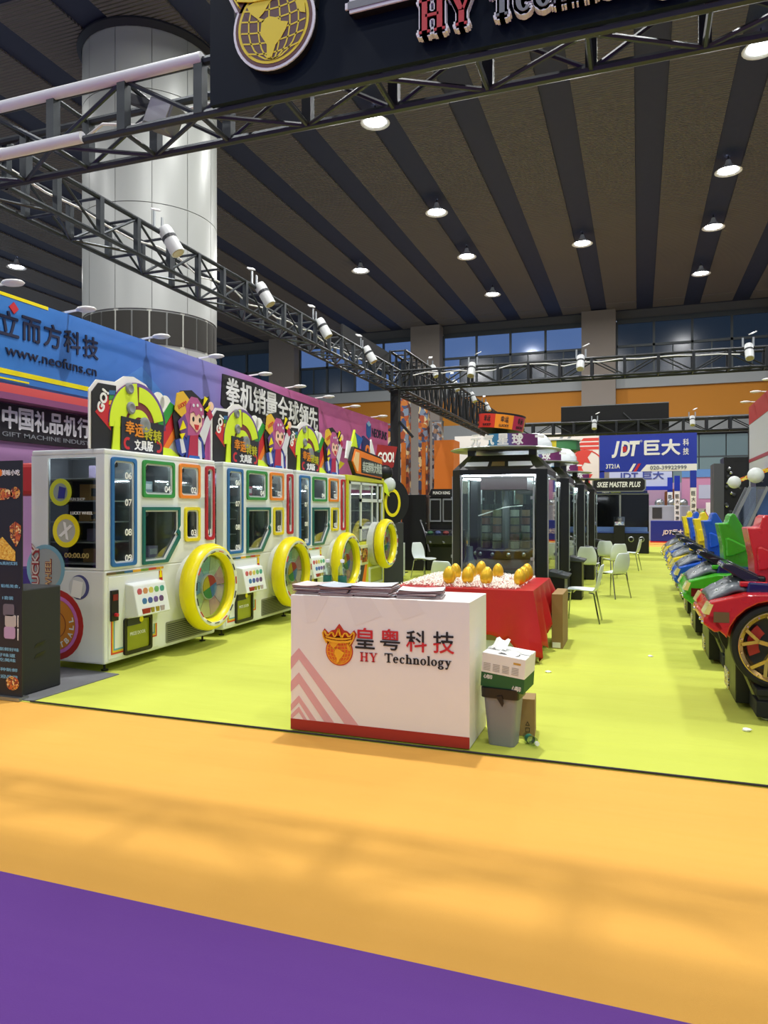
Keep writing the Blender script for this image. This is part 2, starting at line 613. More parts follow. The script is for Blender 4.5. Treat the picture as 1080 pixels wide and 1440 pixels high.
GB = GLASS('window_glass_blue', 'b9cdec', .06, .15)
GD = GLASS('window_glass_dim', '74828f', .05, .2)
MUL = M('mullion_grey', '4c5356', .5, .3)
bays = [(-34.8, -25.7), (-23.5, -14.8), (-12.6, -3.45), (-1.3, 7.5), (9.7, 18.5)]
for n, (x0, x1) in enumerate(bays):
    wn = tag(MB().box(x0, x1, WY + .2, WY + .3, 13.25, 13.55).box(x0, x1, WY + .2, WY + .3, 9.85, 10.0).box(x0, x1, WY + .15, WY + .3, 11.75, 11.9)
             .build('window_%d' % (n + 1), MUL), 'band of tall hall windows between stone piers', kind='structure')
    step = (x1 - x0) / 4
    for i in range(4):
        a, b = x0 + i * step, x0 + (i + 1) * step
        MB().box(a - .07, a + .07, WY + .15, WY + .3, 9.9, 13.4).build('mullion', MUL, wn)
        MB().box(a, b, WY + .24, WY + .26, 11.9, 13.25).build('pane', GD if n in (3, 0) else GB, wn)
        MB().box(a, (a + b) / 2 - .04, WY + .24, WY + .26, 10.0, 11.75).build('pane', GB if (n == 2 and i == 0) or (n == 1 and i > 1) else GD, wn)
        MB().box((a + b) / 2 + .04, b, WY + .24, WY + .26, 10.0, 11.75).build('pane', GD, wn)
        MB().box((a + b) / 2 - .04, (a + b) / 2 + .04, WY + .2, WY + .28, 9.9, 11.8).build('mullion', MUL, wn)
# lower glazing seen past the blue booth
wn = tag(MB().box(-1, 8, WY + .05, WY + .12, 3.0, 3.15).box(-1, 8, WY + .05, WY + .12, 4.7, 4.8).build('window_6', MUL), 'low glazed screen of the hall back wall beside the blue booth', kind='structure')
for i in range(6):
    MB().box(-1 + 1.5 * i, .44 + 1.5 * i, WY + .06, WY + .1, 3.15, 4.7).build('pane', M('pale_green_glass', '7f9698', .2), wn)
    MB().box(-1 + 1.5 * i, .44 + 1.5 * i, WY + .06, WY + .1, 4.8, 6.1).build('pane', M('pale_green_glass2', '71878c', .2), wn)

# ------------------------------------------------------------------ big round column
CX, CY, CR = -12.8, 16.7, 1.78
cm = M('column_cladding', 'b4b8b3', .38, .1, rvar=0)
cl = tag(MB().lathe([(CR - .03, 0), (CR - .03, 14.05)], 48, (CX, CY, 0)).build('column', M('column_joint', '8c8f8b', .5), smooth=40), 'huge round hall column clad in pale metal with a dark vent band', kind='structure')
ga = .012
def shell(z0, z1, a0, a1, mat, name='panel', r=CR):
    MB().lathe([(r - .02, z0), (r, z0), (r, z1), (r - .02, z1)], 10, (CX, CY, 0), a0=a0, a1=a1).build(name, mat, cl, smooth=40)
for a in range(-9, 3):
    a0, a1 = R(a * 30 + 8), R((a + 1) * 30 + 8)
    if not (-260 < a * 30 < 40):
        continue
    z = 0
    for z0, z1 in ((0, 2.9), (2.92, 5.75), (6.7, 9.4), (9.42, 12.3), (12.32, 14.03)):
        shell(z0, z1, a0 + ga / 3, a1 - ga / 3, cm)
VD = M('vent_dark', '2e2d27', .7)
for k in range(20):
    a0 = R(-250 + k * 14)
    shell(5.82, 6.64, a0 + .012, a0 + R(14) - .012, VD, 'vent_louvre', CR - .005)
shell(5.75, 6.7, R(-250), R(30), M('vent_frame', 'c9ccc0', .4), 'vent_frame', CR - .018)
MB().lathe([(CR + .02, 13.85), (CR + .14, 13.98), (CR + .14, 14.03), (CR - .1, 14.03)], 40, (CX, CY, 0)).build('collar', M('collar_navy', '1b1e29', .6), cl, smooth=40)

# ------------------------------------------------------------------ trusses
def truss(label, axis, a0, a1, b0, b1, z0, z1, bay=.62, mat=None, r=.026, wst=.05):
    mat = mat or TRUSS
    mx, my = (a0, b0) if axis == 'x' else (b0, a0)
    t = thing('box_truss', label, 'truss', (mx, my, z0))
    P = (lambda a, b, z: (a - a0, b - b0, z - z0)) if axis == 'x' else (lambda a, b, z: (b - b0, a - a0, z - z0))
    cmesh = MB().cyl((0, 0, 0), P(a1, b0, z0), r, n=8).mesh('chord', mat, 40)
    for b in (b0, b1):
        for z in (z0, z1):
            put('chord', cmesh, t, P(a0, b, z))
    n = max(1, round((a1 - a0) / bay))
    s = (a1 - a0) / n
    vs = MB().bar((0, 0, 0), (0, 0, z1 - z0), wst, wst).mesh('strut', mat)
    hs = MB().cyl((0, 0, 0), P(a0, b1, z0), r * .6, n=6).mesh('strut', mat)
    dv = [MB().cyl((0, 0, 0), P(a0 + s, b0, z1), r * .55, n=6).mesh('brace', mat), MB().cyl((0, 0, z1 - z0), P(a0 + s, b0, z0), r * .55, n=6).mesh('brace', mat)]
    dh = [MB().cyl((0, 0, 0), P(a0 + s, b1, z0), r * .55, n=6).mesh('brace', mat), MB().cyl(P(a0, b1, z0), P(a0 + s, b0, z0), r * .55, n=6).mesh('brace', mat)]
    for i in range(n + 1):
        a = a0 + i * s
        for b in (b0, b1):
            put('strut', vs, t, P(a, b, z0))
        put('strut', hs, t, P(a, b0, z0))
        put('strut', hs, t, P(a, b0, z1))
        if i < n:
            for b in (b0, b1):
                put('brace', dv[i % 2], t, P(a, b, z0))
            put('brace', dh[i % 2], t, P(a, b0, z0))
    return t
TZ0, TZ1 = 4.55, 4.95
ft = truss('grey box truss carrying the big black company banner', 'x', -5.9, 4.6, 4.62, 5.02, TZ0, TZ1, .68, r=.033, wst=.075)
st = truss('grey box truss running from the banner truss back to the black post', 'y', 5.06, 16.6, -5.88, -5.47, TZ0, TZ1, .6, r=.028, wst=.06)
ct = truss('black box truss spanning the booth above the claw cabinets', 'x', -5.88, 4.6, 16.65, 17.05, TZ0, TZ1, .7, TRUSSB, .03, .06)
dt = truss('deep dark truss beyond the black post toward the drum sign', 'y', 17.1, 30.4, -5.9, -5.5, TZ0, 5.55, .5, TRUSSB, .035)
bt = truss('distant black truss behind the claw cabinets and blue booth', 'x', -5.2, 3.7, 27.0, 27.4, 4.3, 4.72, .75, TRUSSB, .035, .08)
for x, lb in ((-5.1, 'black post under the distant truss beside the artwork pillars'), (3.6, 'black post under the distant truss past the booth wall')):
    p = thing('truss_post', lb, 'post', (x, 27.2, 0))
    MB().box(-.08, .08, -.08, .08, 0, 4.28).build('shaft', MBLACK, p)
    MB().box(-.2, .2, -.2, .2, 0, .02).build('base_plate', MBLACK, p)
post = thing('truss_post', 'square black post holding up the side truss behind the yellow machine', 'post', (-5.67, 16.85, 0))
MB().box(-.1, .1, -.1, .1, 0, 4.52).build('shaft', MBLACK, post)
MB().box(-.25, .25, -.25, .25, 0, .02).build('base_plate', MBLACK, post)
MB().bar((.1, 0, 3.75), (.45, 0, 3.35), .06).build('bracket', MBLACK, post)
# corner posts outside the frame that stand under the front truss ends
for x, lb in ((4.4, 'grey post under the banner truss end past the red ride car'),):
    p = thing('truss_post', lb, 'post', (x, 4.82, 0))
    MB().box(-.09, .09, -.09, .09, 0, 4.52).build('shaft', TRUSS, p)
    MB().box(-.25, .25, -.25, .25, 0, .02).build('base_plate', TRUSS, p)
p = thing('truss_post', 'grey post at the corner of the banner truss beside the food poster', 'post', (-5.76, 4.95, 0))
MB().box(-.09, .09, -.09, .09, 0, 4.52).build('shaft', TRUSS, p)
MB().box(-.25, .25, -.25, .25, .0, .03).build('base_plate', TRUSS, p)
for lb, x0, x1, z in (('long white tube sleeve along the upper chord of the banner truss', -5.9, -3.07, TZ1 + .0), ('short white tube sleeve along the lower chord of the banner truss', -5.9, -4.18, TZ0 + .0)):
    tag(MB().cyl((x0, 4.60, z + .012), (x1, 4.60, z + .012), .045, n=12).build('tube_sleeve', M('sleeve_white', 'dfe2e4', .4), smooth=40), lb, 'tube')
random.seed(3)
for lb, pts in (('white power cable looping along the side truss', [(-5.7, 5.3 + .45 * i, TZ1 - .05 - .14 * random.random()) for i in range(22)]),
                ('white power cable lying in the banner truss', [(-5.4 + .3 * i, 4.85 + .05 * (i % 2), TZ0 + .16 + .1 * random.random()) for i in range(9)]),
                ('white power cable draped along the truss over the claw cabinets', [(-5.2 + .4 * i, 16.64, TZ1 - .02 - .12 * random.random()) for i in range(19)])):
    tag(MB().path(pts, .012, 6).build('power_cable', PWHITE), lb, 'cable')
fl = thing('flood_light', 'grey flood light clamped inside the banner truss', 'light', (-3.62, 4.82, 4.62))
MB().box(-.12, .12, -.08, .08, .0, .22).build('housing', GREY, fl, rot=(0, R(25), 0), bevel=.01)
MB().bar((-.05, 0, .2), (-.32, -.02, .33), .07).build('bracket', DGREY, fl)
MB().box(-.1, .1, -.09, -.082, .02, .2).build('lens', M('lens_grey', 'b9bdc0', .2), fl, rot=(0, R(25), 0))

# spotlights on the trusses
def make_spot():
    t = thing('spotlight', 'x', 'spotlight')
    q = (0, R(0), 0)
    MB().lathe([(0, .0), (.062, 0), (.07, .03), (.07, .25), (.068, .29), (0, .29)], 14).build('can', M('spot_white', 'd4d8d8', .35), t, (0, 0, .02), (R(150), 0, 0), smooth=40)
    MB().lathe([(0, .288), (.056, .288), (.056, .296), (0, .296)], 14).build('lens', M('lens_pale', 'b8a878', .15), t, (0, 0, .02), (R(150), 0, 0))
    MB().lathe([(.071, .1), (.0725, .1), (.0725, .135), (.071, .135)], 14).build('cooling_slot', DGREY, t, (0, 0, .02), (R(150), 0, 0))
    MB().bar((-.08, 0, 0), (-.08, 0, .16), .015, .03).bar((.08, 0, 0), (.08, 0, .16), .015, .03).bar((-.08, 0, 0), (.08, 0, 0), .02, .03).build('bracket', STEEL, t, (0, .06, 0))
    MB().bar((.04, .1, .22), (.12, .16, .27), .08, .015).build('flap', PWHITE, t)
    return t
sp = make_spot()
places = [((-5.44, y, TZ1 + .03), R(100), 'white can spotlight clamped on the side truss above the wheel machines', 'spotlights on the side truss') for y in (7.34, 9.66, 11.82, 14.17)]
places += [((x, 16.64, TZ1 + .03), R(0), 'white can spotlight clamped on the black truss above the claw cabinets', 'spotlights on the cross truss') for x in (-3.69, -1.22, 2.16)]
places += [((-5.48, y, 5.58), R(60), 'small pale spotlight on the deep far truss', 'spotlights on the far truss') for y in (19.5, 22, 24.5, 27)]
places += [((x, 26.98, 4.75), R(0), 'tiny pale spotlight on the distant black truss behind the claw cabinets', 'spotlights on the distant truss') for x in (-4.4, -1.5, 1.75)]
for i, (loc, rz, lb, gp) in enumerate(places):
    o = sp if i == 0 else copy_tree(sp)
    o.location = loc
    o.rotation_euler = (0, 0, rz)
    k = 1.25
    o.scale = (k, k, k)
    tag(o, lb, None, gp)

# black panels standing on trusses
tag(MB().box(-5.93, -5.89, 14.0, 17.0, TZ1 - .0, 5.5).build('black_sign_panel', MBLACK), 'plain black back of a sign standing on the side truss', 'sign')
bp_ = thing('black_sign_panel', 'wide black blank sign board on the distant truss above the blue booth', 'sign', (-2.73, 27.5, 4.32))
MB().box(0, 3.75, 0, .04, 0, 1.05).build('board', MBLACK, bp_)
MB().path([(2.2, -.03, .75), (2.5, -.03, .45), (3.0, -.03, .3), (3.5, -.03, .38), (3.74, -.03, .33)], .03, 6).build('cable', DGREY, bp_)
MB().box(0, 3.75, -.01, .05, 1.05, 1.08).build('top_edge', GREY, bp_)

# ------------------------------------------------------------------ company emblem (globe with crown), used on banner and counter
def emblem(parent, cx, y, cz, r, outline, dark, globe, yel, dep, halo=0.0):
    e = thing_part('emblem', parent)
    def P(pts):
        return [(cx + a * r, cz + b * r) for a, b in pts]
    crown = [(-.95, .45), (-1.35, 1.25), (-1.15, 1.55), (-.85, 1.25), (-.6, 1.45), (-.35, 1.5), (0, 1.95), (.35, 1.5), (.6, 1.45), (.85, 1.25), (1.15, 1.55), (1.35, 1.25), (.95, .45)]
    ly = [0]
    def layer(name, polys, mat, step):
        mb = MB()
        for p in polys:
            mb.prism(p, y - ly[0] - step, y - ly[0])
        ly[0] += step
        mb.build(name, mat, e)
    if halo:
        k = 1 + halo
        layer('halo_outline', [circ(cx, cz, r * (1.02 + halo), 40), P([(a * k * 1.02, b * k + .02) for a, b in crown])], outline, dep)
    layer('rim', [circ(cx, cz, r * 1.05, 40), P(crown)], dark, .004)
    layer('globe_edge', [circ(cx, cz, r * .97, 40)], yel, .002)
    layer('globe', [circ(cx, cz, r * .9, 40)], globe, .002)
    # grid of meridians and parallels
    mb = MB()
    yy = y - ly[0] - .002
    t = .018 * r
    def strip(pts):
        for (a, b), (c, d) in zip(pts, pts[1:]):
            n = Vector((-(d - b), c - a))
            if n.length < 1e-6:
                continue
            n = n.normalized() * t
            mb.prism([(cx + a + n.x, cz + b + n.y), (cx + c + n.x, cz + d + n.y), (cx + c - n.x, cz + d - n.y), (cx + a - n.x, cz + b - n.y)], yy, yy + .002)
    for k in (-.75, -.45, -.12, .22, .52, .78):
        strip([(k * r * .9 * math.cos(R(a)), r * .88 * math.sin(R(a))) for a in range(-88, 89, 16)])
    for k in (-.62, -.35, -.08, .2, .45, .68):
        h = math.sqrt(1 - k * k) * .88 * r
        strip([(h * s, (k - .1 + .1 * s * s) * r) for s in (-1, -.6, -.2, .2, .6, 1)])
    mb.build('grid_line', yel, e)
    ly[0] += .002
    sa = [(-.3, .1), (-.1, .18), (.12, .1), (.2, .0), (.42, -.06), (.36, -.22), (.22, -.42), (.08, -.55), (-.02, -.82), (-.16, -.84), (-.16, -.5), (-.34, -.22)]
    na = [(-.72, .55), (-.3, .68), (.1, .66), (-.1, .5), (-.25, .3), (-.38, .2), (-.22, .12), (-.28, .06), (-.46, .22), (-.62, .36)]
    af = [(.66, .62), (.86, .3), (.88, .05), (.74, .1), (.62, .35)]
    layer('continent', [P(sa), P(na), P(af)], yel, .003)
    # crown band and curls
    mb = MB()
    yy = y - ly[0] - .004
    t = .05 * r
    for s in (-1, 1):
        strip2 = [(-.9 * s, .55), (-1.15 * s, .95), (-1.22 * s, 1.28), (-1.1 * s, 1.4), (-.95 * s, 1.15), (-.75 * s, 1.1), (-.62 * s, 1.3), (-.45 * s, 1.3), (-.3 * s, 1.0), (-.15 * s, 1.15), (0, 1.6)]
        for (a, b), (c, d) in zip(strip2, strip2[1:]):
            mb.bar((cx + a * r, yy, cz + b * r), (cx + c * r, yy, cz + d * r), .16 * r, .008)
    mb.prism(P([(-.98, .72), (-.6, .62), (0, .58), (.6, .62), (.98, .72), (1.0, .88), (.6, .78), (0, .74), (-.6, .78), (-1.0, .88)]), yy - .004, yy + .004)
    mb.prism(P([(-.98, .94), (-.6, .86), (0, .82), (.6, .86), (.98, .94), (1.0, 1.06), (.6, .98), (0, .94), (-.6, .98), (-1.0, 1.06)]), yy - .004, yy + .004)
    mb.build('crown', yel, e)
    return e

def thing_part(name, parent, loc=(0, 0, 0)):
    o = bpy.data.objects.new(name, None)
    o.empty_display_size = .05
    col.objects.link(o)
    o.parent = parent
    o.location = loc
    return o

# ------------------------------------------------------------------ banner
BY = 4.535
bn = thing('banner_sign', 'large navy black banner with gold globe emblem and raised company name', 'sign', (-2.96, BY, 4.55))
MB().box(0, 5.6, 0, .04, 0, 1.75).build('board', M('banner_navy', '0d1826', .55, noise=.06, nscale=1.5, spec=.12), bn)
LW = M('lightbox_white', 'e9e9ee', .4)
LS = M('lightbox_side_black', '101114', .5)
DM = M('emblem_maroon', '5a2a30', .5)
GLO = M('emblem_globe_brown', '5b3a40', .5)
EY = M('emblem_yellow', 'ead32a', .5)
emblem(bn, .56, -.06, .43, .285, LW, DM, GLO, EY, .012, halo=.1)
MB().prism(circ(.56, .43, .31, 32), -.06, 0).prism([(.25, .5), (.2, .85), (.92, .85), (.87, .5)], -.06, 0).build('emblem_side', LS, bn)
GRL = M('banner_letter_grey', '7d8388', .45)
def boxed(body, x, z, wd, ht, mat, bold):
    t = text(body, x, -.035, z, wd * 1.0, ht, LS, bn, ext=.07, bold=bold * 1.8, name='letter_side')
    text(body, x, -.075, z, wd * 1.02, ht * 1.02, LW, bn, ext=.012, bold=bold * 1.7, name='letter_edge')
    text(body, x, -.084, z, wd * .95, ht * .95, mat, bn, ext=.01, bold=bold * .2)
for i, ch in enumerate('皇粤科技'):
    boxed(ch, 1.42 + .72 * i, .68, .62, .62, GRL if i % 2 == 0 else PRED, .035)
def boxed_serif(body, x0, z0, cap, wid, mat):
    for j in range(8):
        a = 2 * PI * j / 8
        serif(body, LW, bn, x0 + .022 * math.cos(a), -.055, z0 + .022 * math.sin(a), cap, wid, .05, 'letter_edge')
    serif(body, mat, bn, x0, -.08, z0, cap, wid, .014)
boxed_serif('HY', 1.62, .115, .215, .38, M('banner_letter_red', 'c23a44', .45))
boxed_serif('Technology', 2.08, .115, .215, 1.22, GRL)

# ------------------------------------------------------------------ white reception counter
ct_ = thing('reception_counter', 'white boxy reception counter with red globe emblem and company name', 'counter', (-2.36, 4.65, 0))
MB().box(0, 1.31, 0, .55, .012, .98).build('body', M('counter_white', 'ebe8e6', .4, noise=.015), ct_, bevel=.004)
MB().box(0, 1.31, -.003, 0, .014, .09).build('base_stripe', M('stripe_red', 'a52a20', .5), ct_)
CHV = M('chevron_pink', 'dca9ae', .5)
for ap, ia, l0, l1, b0, b1 in ((.60, .52, .53, .44, .525, .42), (.425, .345, .355, .28, .34, .265), (.26, .21, .19, .14, .205, .155), (.18, .14, .115, .08, .13, .10)):
    MB().prism([(0, l0), (.065, ap), (b0, .09), (b1, .09), (.065, ia), (0, l1)], -.002, 0).build('chevron', CHV, ct_)
FAC = M('counter_facet', 'e7e3e1', .4)
for pl in ([(.1, .98), (.3, .98), (.2, .8), (.13, .78)], [(.42, .98), (.62, .98), (.7, .86), (.5, .78)], [(.75, .98), (.95, .98), (1.0, .9), (.85, .84)]):
    MB().prism(pl, -.0015, 0).build('facet_print', FAC, ct_)
emblem(ct_, .38, -.001, .60, .098, PWHITE, M('emblem_red', 'c23a1c', .5), M('emblem_globe_orange', 'd9601c', .5), M('emblem_gold', 'efb21f', .5), .003)
RB = RAMP('red_over_black', [(0, '17171a'), (.5, 'c8232c')], 1, -.5, .5, 'CONSTANT')
BR = RAMP('black_over_red', [(0, 'c8232c'), (.45, '17171a')], 1, -.5, .5, 'CONSTANT')
for ch, x, z, m in (('皇', .573, .700, RB), ('粤', .757, .702, RB), ('科', .945, .703, BR), ('技', 1.135, .705, BR)):
    text(ch, x, -.004, z, .145, .145, m, ct_, ext=.004, bold=.012)
serif('HY', PRED, ct_, .535, -.004, .54, .062, .135, .004)
serif('Technology', PBLACK, ct_, .715, -.004, .545, .062, .475, .004)

# magazines in four stacks
random.seed(5)
PAGE = [M('magazine_cover_%d' % i, c, .35) for i, c in enumerate(('dfe6ec', 'e2d2d0', 'c2ccd8', 'e6eaec'))]
SPN = M('magazine_pages', '8d6f6a', .6)
stacks = [(-2.26, 4.83, .20, .27, 'at the chevron end of the counter', 6), (-2.035, 4.82, .24, .28, 'second from the chevron end of the counter', 6),
          (-1.77, 4.83, .29, .26, 'second from the bin end of the counter', 7), (-1.44, 4.84, .31, .24, 'at the bin end of the counter', 5)]
for si, (x, y, wd, dp, where, n) in enumerate(stacks):
    z = .981
    for i in range(n):
        a = random.uniform(-.12, .12) + (0 if si < 2 else .08)
        t = thing('magazine', 'glossy magazine in the stack ' + where, 'magazine', (x + random.uniform(-.012, .012), y + random.uniform(-.012, .012), z), a, 'magazine stack ' + where)
        th = .0105
        c = random.uniform(.006, .012) if i == n - 1 else .0
        MB().box(-wd / 2, wd / 2, -dp / 2, dp / 2, 0, th * .8).build('pages', SPN, t)
        MB().grid(lambda u, v: (-wd / 2 + wd * u, -dp / 2 + dp * v, th * .85 + c * (abs(2 * u - 1) ** 2)), 6, 2).build('cover', PAGE[(si + i) % 4], t, solid=.0015)
        z += th
# water bottles
def make_bottle(name='water_bottle', label='x'):
    t = thing(name, label, 'bottle')
    MB().lathe([(.0, .001), (.03, .001), (.033, .01), (.033, .15), (.03, .17), (.014, .195), (.0135, .205)], 16).build('body', GLASS('bottle_plastic', 'e6f2ee', .15), t, smooth=60)
    MB().lathe([(.0335, .05), (.0338, .05), (.0338, .105), (.0335, .105)], 16).build('wrapper', M('bottle_green_label', '1d6a55', .4), t, smooth=60)
    MB().lathe([(0, .205), (.016, .205), (.016, .228), (0, .228)], 14).build('cap', PWHITE, t, smooth=40)
    return t
bo = make_bottle(label='clear water bottle with green wrapper standing behind the magazines')
bo['group'] = 'water bottles on the counter'
bo.location = (-2.255, 5.06, .981)
b2 = copy_tree(bo)
b2.location = (-2.135, 5.07, .981)

# ------------------------------------------------------------------ bin, box and litter beside the counter
bi = thing('waste_bin', 'grey plastic waste bin with black liner beside the counter', 'bin', (-.865, 4.88, .005), R(-6))
GB_ = M('bin_grey', '85868a', .45)
def rr3(w_, d_, z, r=.03):
    return [(x, y, z) for x, y in rrect(-w_ / 2, w_ / 2, -d_ / 2, d_ / 2, r)]
def loft(rings):
    mb = MB()
    n = len(rings[0])
    mb.v = [p for rg in rings for p in rg]
    for j in range(len(rings) - 1):
        for i in range(n):
            mb.f.append((j * n + i, j * n + (i + 1) % n, (j + 1) * n + (i + 1) % n, (j + 1) * n + i))
    mb.f.append(tuple(range(n)))
    return mb
loft([rr3(.18, .15, 0), rr3(.235, .2, .36), rr3(.25, .215, .365), rr3(.25, .215, .385), rr3(.235, .2, .385), rr3(.17, .14, .01)]).build('bucket', GB_, bi, smooth=40)
loft([rr3(.258, .222, .325), rr3(.262, .226, .39), rr3(.24, .205, .395), rr3(.22, .18, .3)]).build('liner', M('liner_black', '111113', .35), bi, smooth=40)
MB().prism([(-.02, .34), (.02, .35), (.035, .3), (.025, .275)], -.122, -.118).build('liner_tail', M('liner_black', '111113'), bi)
cb = thing('carton_box', 'white and green printed carton tilted on top of the waste bin', 'box', (-.845, 4.90, .395), R(-8))
cb.rotation_euler = (R(4), R(5), R(-8))
wgm = RAMP('carton_white_green', [(0, '1f5a2c'), (.42, 'e6e6e2')], 2, 0, .24, 'CONSTANT', rough=.6)
MB().box(-.15, .15, -.12, .12, 0, .235).build('carton', wgm, cb, bevel=.004)
MB().prism([(-.15, .237), (.15, .237), (.15, .24), (-.15, .24)], -.02, .03).build('tape', M('clear_tape', 'cdd0cc', .2), cb)
MB().grid(lambda u, v: (-.12 + .1 * u, -.02 + .1 * v, .24 + .05 * v + .012 * math.sin(9 * u)), 5, 4).build('flap', PWHITE, cb, solid=.002)
MB().grid(lambda u, v: (-.05 + .14 * u, -.09 + .08 * v, .239 + .01 * math.sin(7 * u + 4 * v)), 6, 3).build('flap', PWHITE, cb, solid=.002)
text('心相印', -.1, -.122, .075, .06, .03, PWHITE, cb, .002, .02)
text('心相印', .1, -.122, .03, .06, .035, PWHITE, cb, .002, .02)
LG = M('small_print_grey', 'a9a59c', .6)
for i in range(4):
    for j in range(5):
        MB().box(-.135 + .065 * i, -.135 + .065 * i + .048, -.122, -.12, .118 + .011 * j, .123 + .011 * j).build('print_line', LG, cb)
MB().box(.07, .12, -.122, -.12, .19, .203).build('brand_mark', M('carton_gold', 'c2993f', .5), cb)
cb2 = thing('cardboard_box', 'small brown cardboard box on the floor behind the waste bin', 'box', (-.80, 5.16, .005), R(5))
MB().box(-.11, .11, -.09, .09, 0, .26).build('carton', CARD, cb2, bevel=.003)
text('△', .06, -.092, .09, .03, .03, PBLACK, cb2, .002)
text('□', .06, -.092, .045, .03, .03, PBLACK, cb2, .002)
b3 = copy_tree(bo)
tag(b3, 'empty crushed water bottle lying on the yellow carpet by the bin')
del b3['group']
b3.location = (-.73, 4.98, .034)
b3.rotation_euler = (R(90), 0, R(35))
b3.scale = (.9, .9, .75)
for lb, x, y, s in (('crumpled white paper scrap on the carpet by the red ride car', .73, 5.72, .035), ('crumpled pale scrap on the carpet beside the red cloth tip', -.83, 7.12, .03), ('torn white paper scrap in the middle of the yellow aisle', .12, 8.25, .028)):
    random.seed(int(x * 100))
    mb = MB().sphere((0, 0, 0), s, s * .7, s * .4, 8, 5)
    mb.v = [(a * random.uniform(.7, 1.3), b * random.uniform(.7, 1.3), c) for a, b, c in mb.v]
    tag(mb.build('paper_scrap', PWHITE, loc=(x, y, s * .4)), lb, 'litter')

# ------------------------------------------------------------------ table with red cloth, golden eggs, shredded paper
TX0, TX1, TY0, TY1, TZ = -2.52, -1.04, 7.52, 9.0, .74
tb = thing('display_table', 'white panel table mostly hidden under the red cloth', 'table', (TX0, TY0, 0))
tw, td = TX1 - TX0, TY1 - TY0
MB().box(0, tw, 0, td, TZ - .03, TZ).build('tabletop', WHITE, tb)
for x in (.03, tw - .12):
    for y in (.02, td - .12):
        MB().box(x, x + .1, y, y + .1, 0.005, TZ - .03).build('leg', M('table_leg_white', 'd8dad8', .5), tb)
MB().box(.03, tw - .03, .05, .08, .2, .42).build('apron', M('table_wood', '8a774a', .6), tb)
MB().box(.13, tw - .12, .06, .09, .02, .2).build('lower_panel', M('table_panel_grey', 'c3c9cb', .5), tb)
# cloth: walk the rim (left, front, right), hang strips with folds
rim = [(TX0, TY1 - 1.5 * i / 12) for i in range(12)] + [(TX0 + tw * i / 24, TY0) for i in range(24)]
nr = len(rim)
right = [(TX1, TY0 + td * i / 20) for i in range(21)]
rim += right
NV = 10
mb = MB()
zt = TZ + .006
def cloth_pt(i, j):
    x, y = rim[i]
    f = j / NV
    onr = max(0, (i - nr) / 20)
    onf = min(1, max(0, (i - 12) / 24))
    if i < 12:
        drop, nx, ny = .4, -1, 0
    elif i < nr:
        drop, nx, ny = .45 + .04 * onf, 0, -1
    else:
        drop, nx, ny = .62 - .34 * onr, 1, 0
    dc = abs(i - nr)
    if dc < 6:
        wgt = 1 - dc / 6
        drop = drop * (1 - wgt) + .71 * wgt
        if i >= nr:
            nx, ny = (1, -.4 * wgt)
        else:
            nx, ny = (.55 * wgt, -1)
    drop += .05 * math.sin(i * 1.9) * (1 if i >= nr - 4 else .15)
    out = .012 + .05 * f * (1.6 if i >= nr - 3 else .5)
    out += (.045 if i >= nr - 4 else .016) * f * math.sin(i * 1.25 + f * 1.5)
    return (x + nx * out, y + ny * out, zt - drop * f)
N = len(rim)
for j in range(NV + 1):
    for i in range(N):
        mb.v.append(cloth_pt(i, j))
for j in range(NV):
    for i in range(N - 1):
        mb.f.append((j * N + i, j * N + i + 1, (j + 1) * N + i + 1, (j + 1) * N + i))
tc_ = mb.v[:N]
mb.f.append(tuple(range(N)))
RC = M('red_satin', 'b90f17', .42, noise=.05, nscale=5, bump=.25)
tag(mb.build('tablecloth', RC, smooth=50, solid=.003), 'bright red satin cloth draped over the egg table, tip reaching the floor', 'tablecloth')
random.seed(11)
eggs = [(-1.96, 7.67), (-2.01, 8.16), (-1.77, 7.74), (-1.85, 8.31), (-1.81, 8.61), (-1.57, 7.73), (-1.56, 8.41), (-1.21, 7.78), (-1.21, 8.1), (-1.21, 8.36)]
em = MB().sphere((0, 0, .092), .067, .067, .095, 20, 14, egg=.16).mesh('golden_egg', GOLD, 180)
for i, (x, y) in enumerate(eggs):
    o = put('golden_egg', em, None, (x, y, TZ + .032), (random.uniform(-.12, .12), random.uniform(-.12, .12), 0))
    s = random.uniform(.96, 1.06)
    o.scale = (s, s, s)
    tag(o, 'shiny golden egg standing in shredded paper on the red table', 'egg', 'golden eggs on the red table')
mb = MB()
for k in range(4600):
    u, v = random.random(), random.random()
    x = TX0 + .03 + (tw - .19) * u
    y = TY0 + .05 + (td - .12) * v
    edge = min(1, 5 * min(u, 1 - u, v, 1 - v) + .25)
    z = TZ + .014 + .055 * edge * random.random()
    a = random.uniform(0, PI)
    L, W = random.uniform(.015, .035), random.uniform(.003, .005)
    dx, dy = L * math.cos(a), L * math.sin(a)
    ex, ey = -W * math.sin(a), W * math.cos(a)
    dz, bz = random.uniform(-.01, .01), random.uniform(.004, .016)
    z = max(z, TZ + .014 + abs(dz))
    mb.add([(x - dx - ex, y - dy - ey, z - dz), (x - dx + ex, y - dy + ey, z - dz), (x + ex, y + ey, z + bz), (x - ex, y - ey, z + bz), (x + dx + ex, y + dy + ey, z + dz), (x + dx - ex, y + dy - ey, z + dz)],
           [(0, 1, 2, 3), (3, 2, 4, 5)])
tag(mb.build('shredded_paper', M('paper_strip_cream', 'fbf7ea', .7, noise=.12, nscale=30)), 'heap of cream shredded paper on the red table around the eggs', 'shredded paper', kind='stuff')
bx = thing('cardboard_box', 'tall brown cardboard box behind the hanging end of the red cloth', 'box', (-.935, 8.36, .005), R(0))
MB().box(0, .125, 0, .62, 0, .62).build('carton', CARD, bx, bevel=.004)
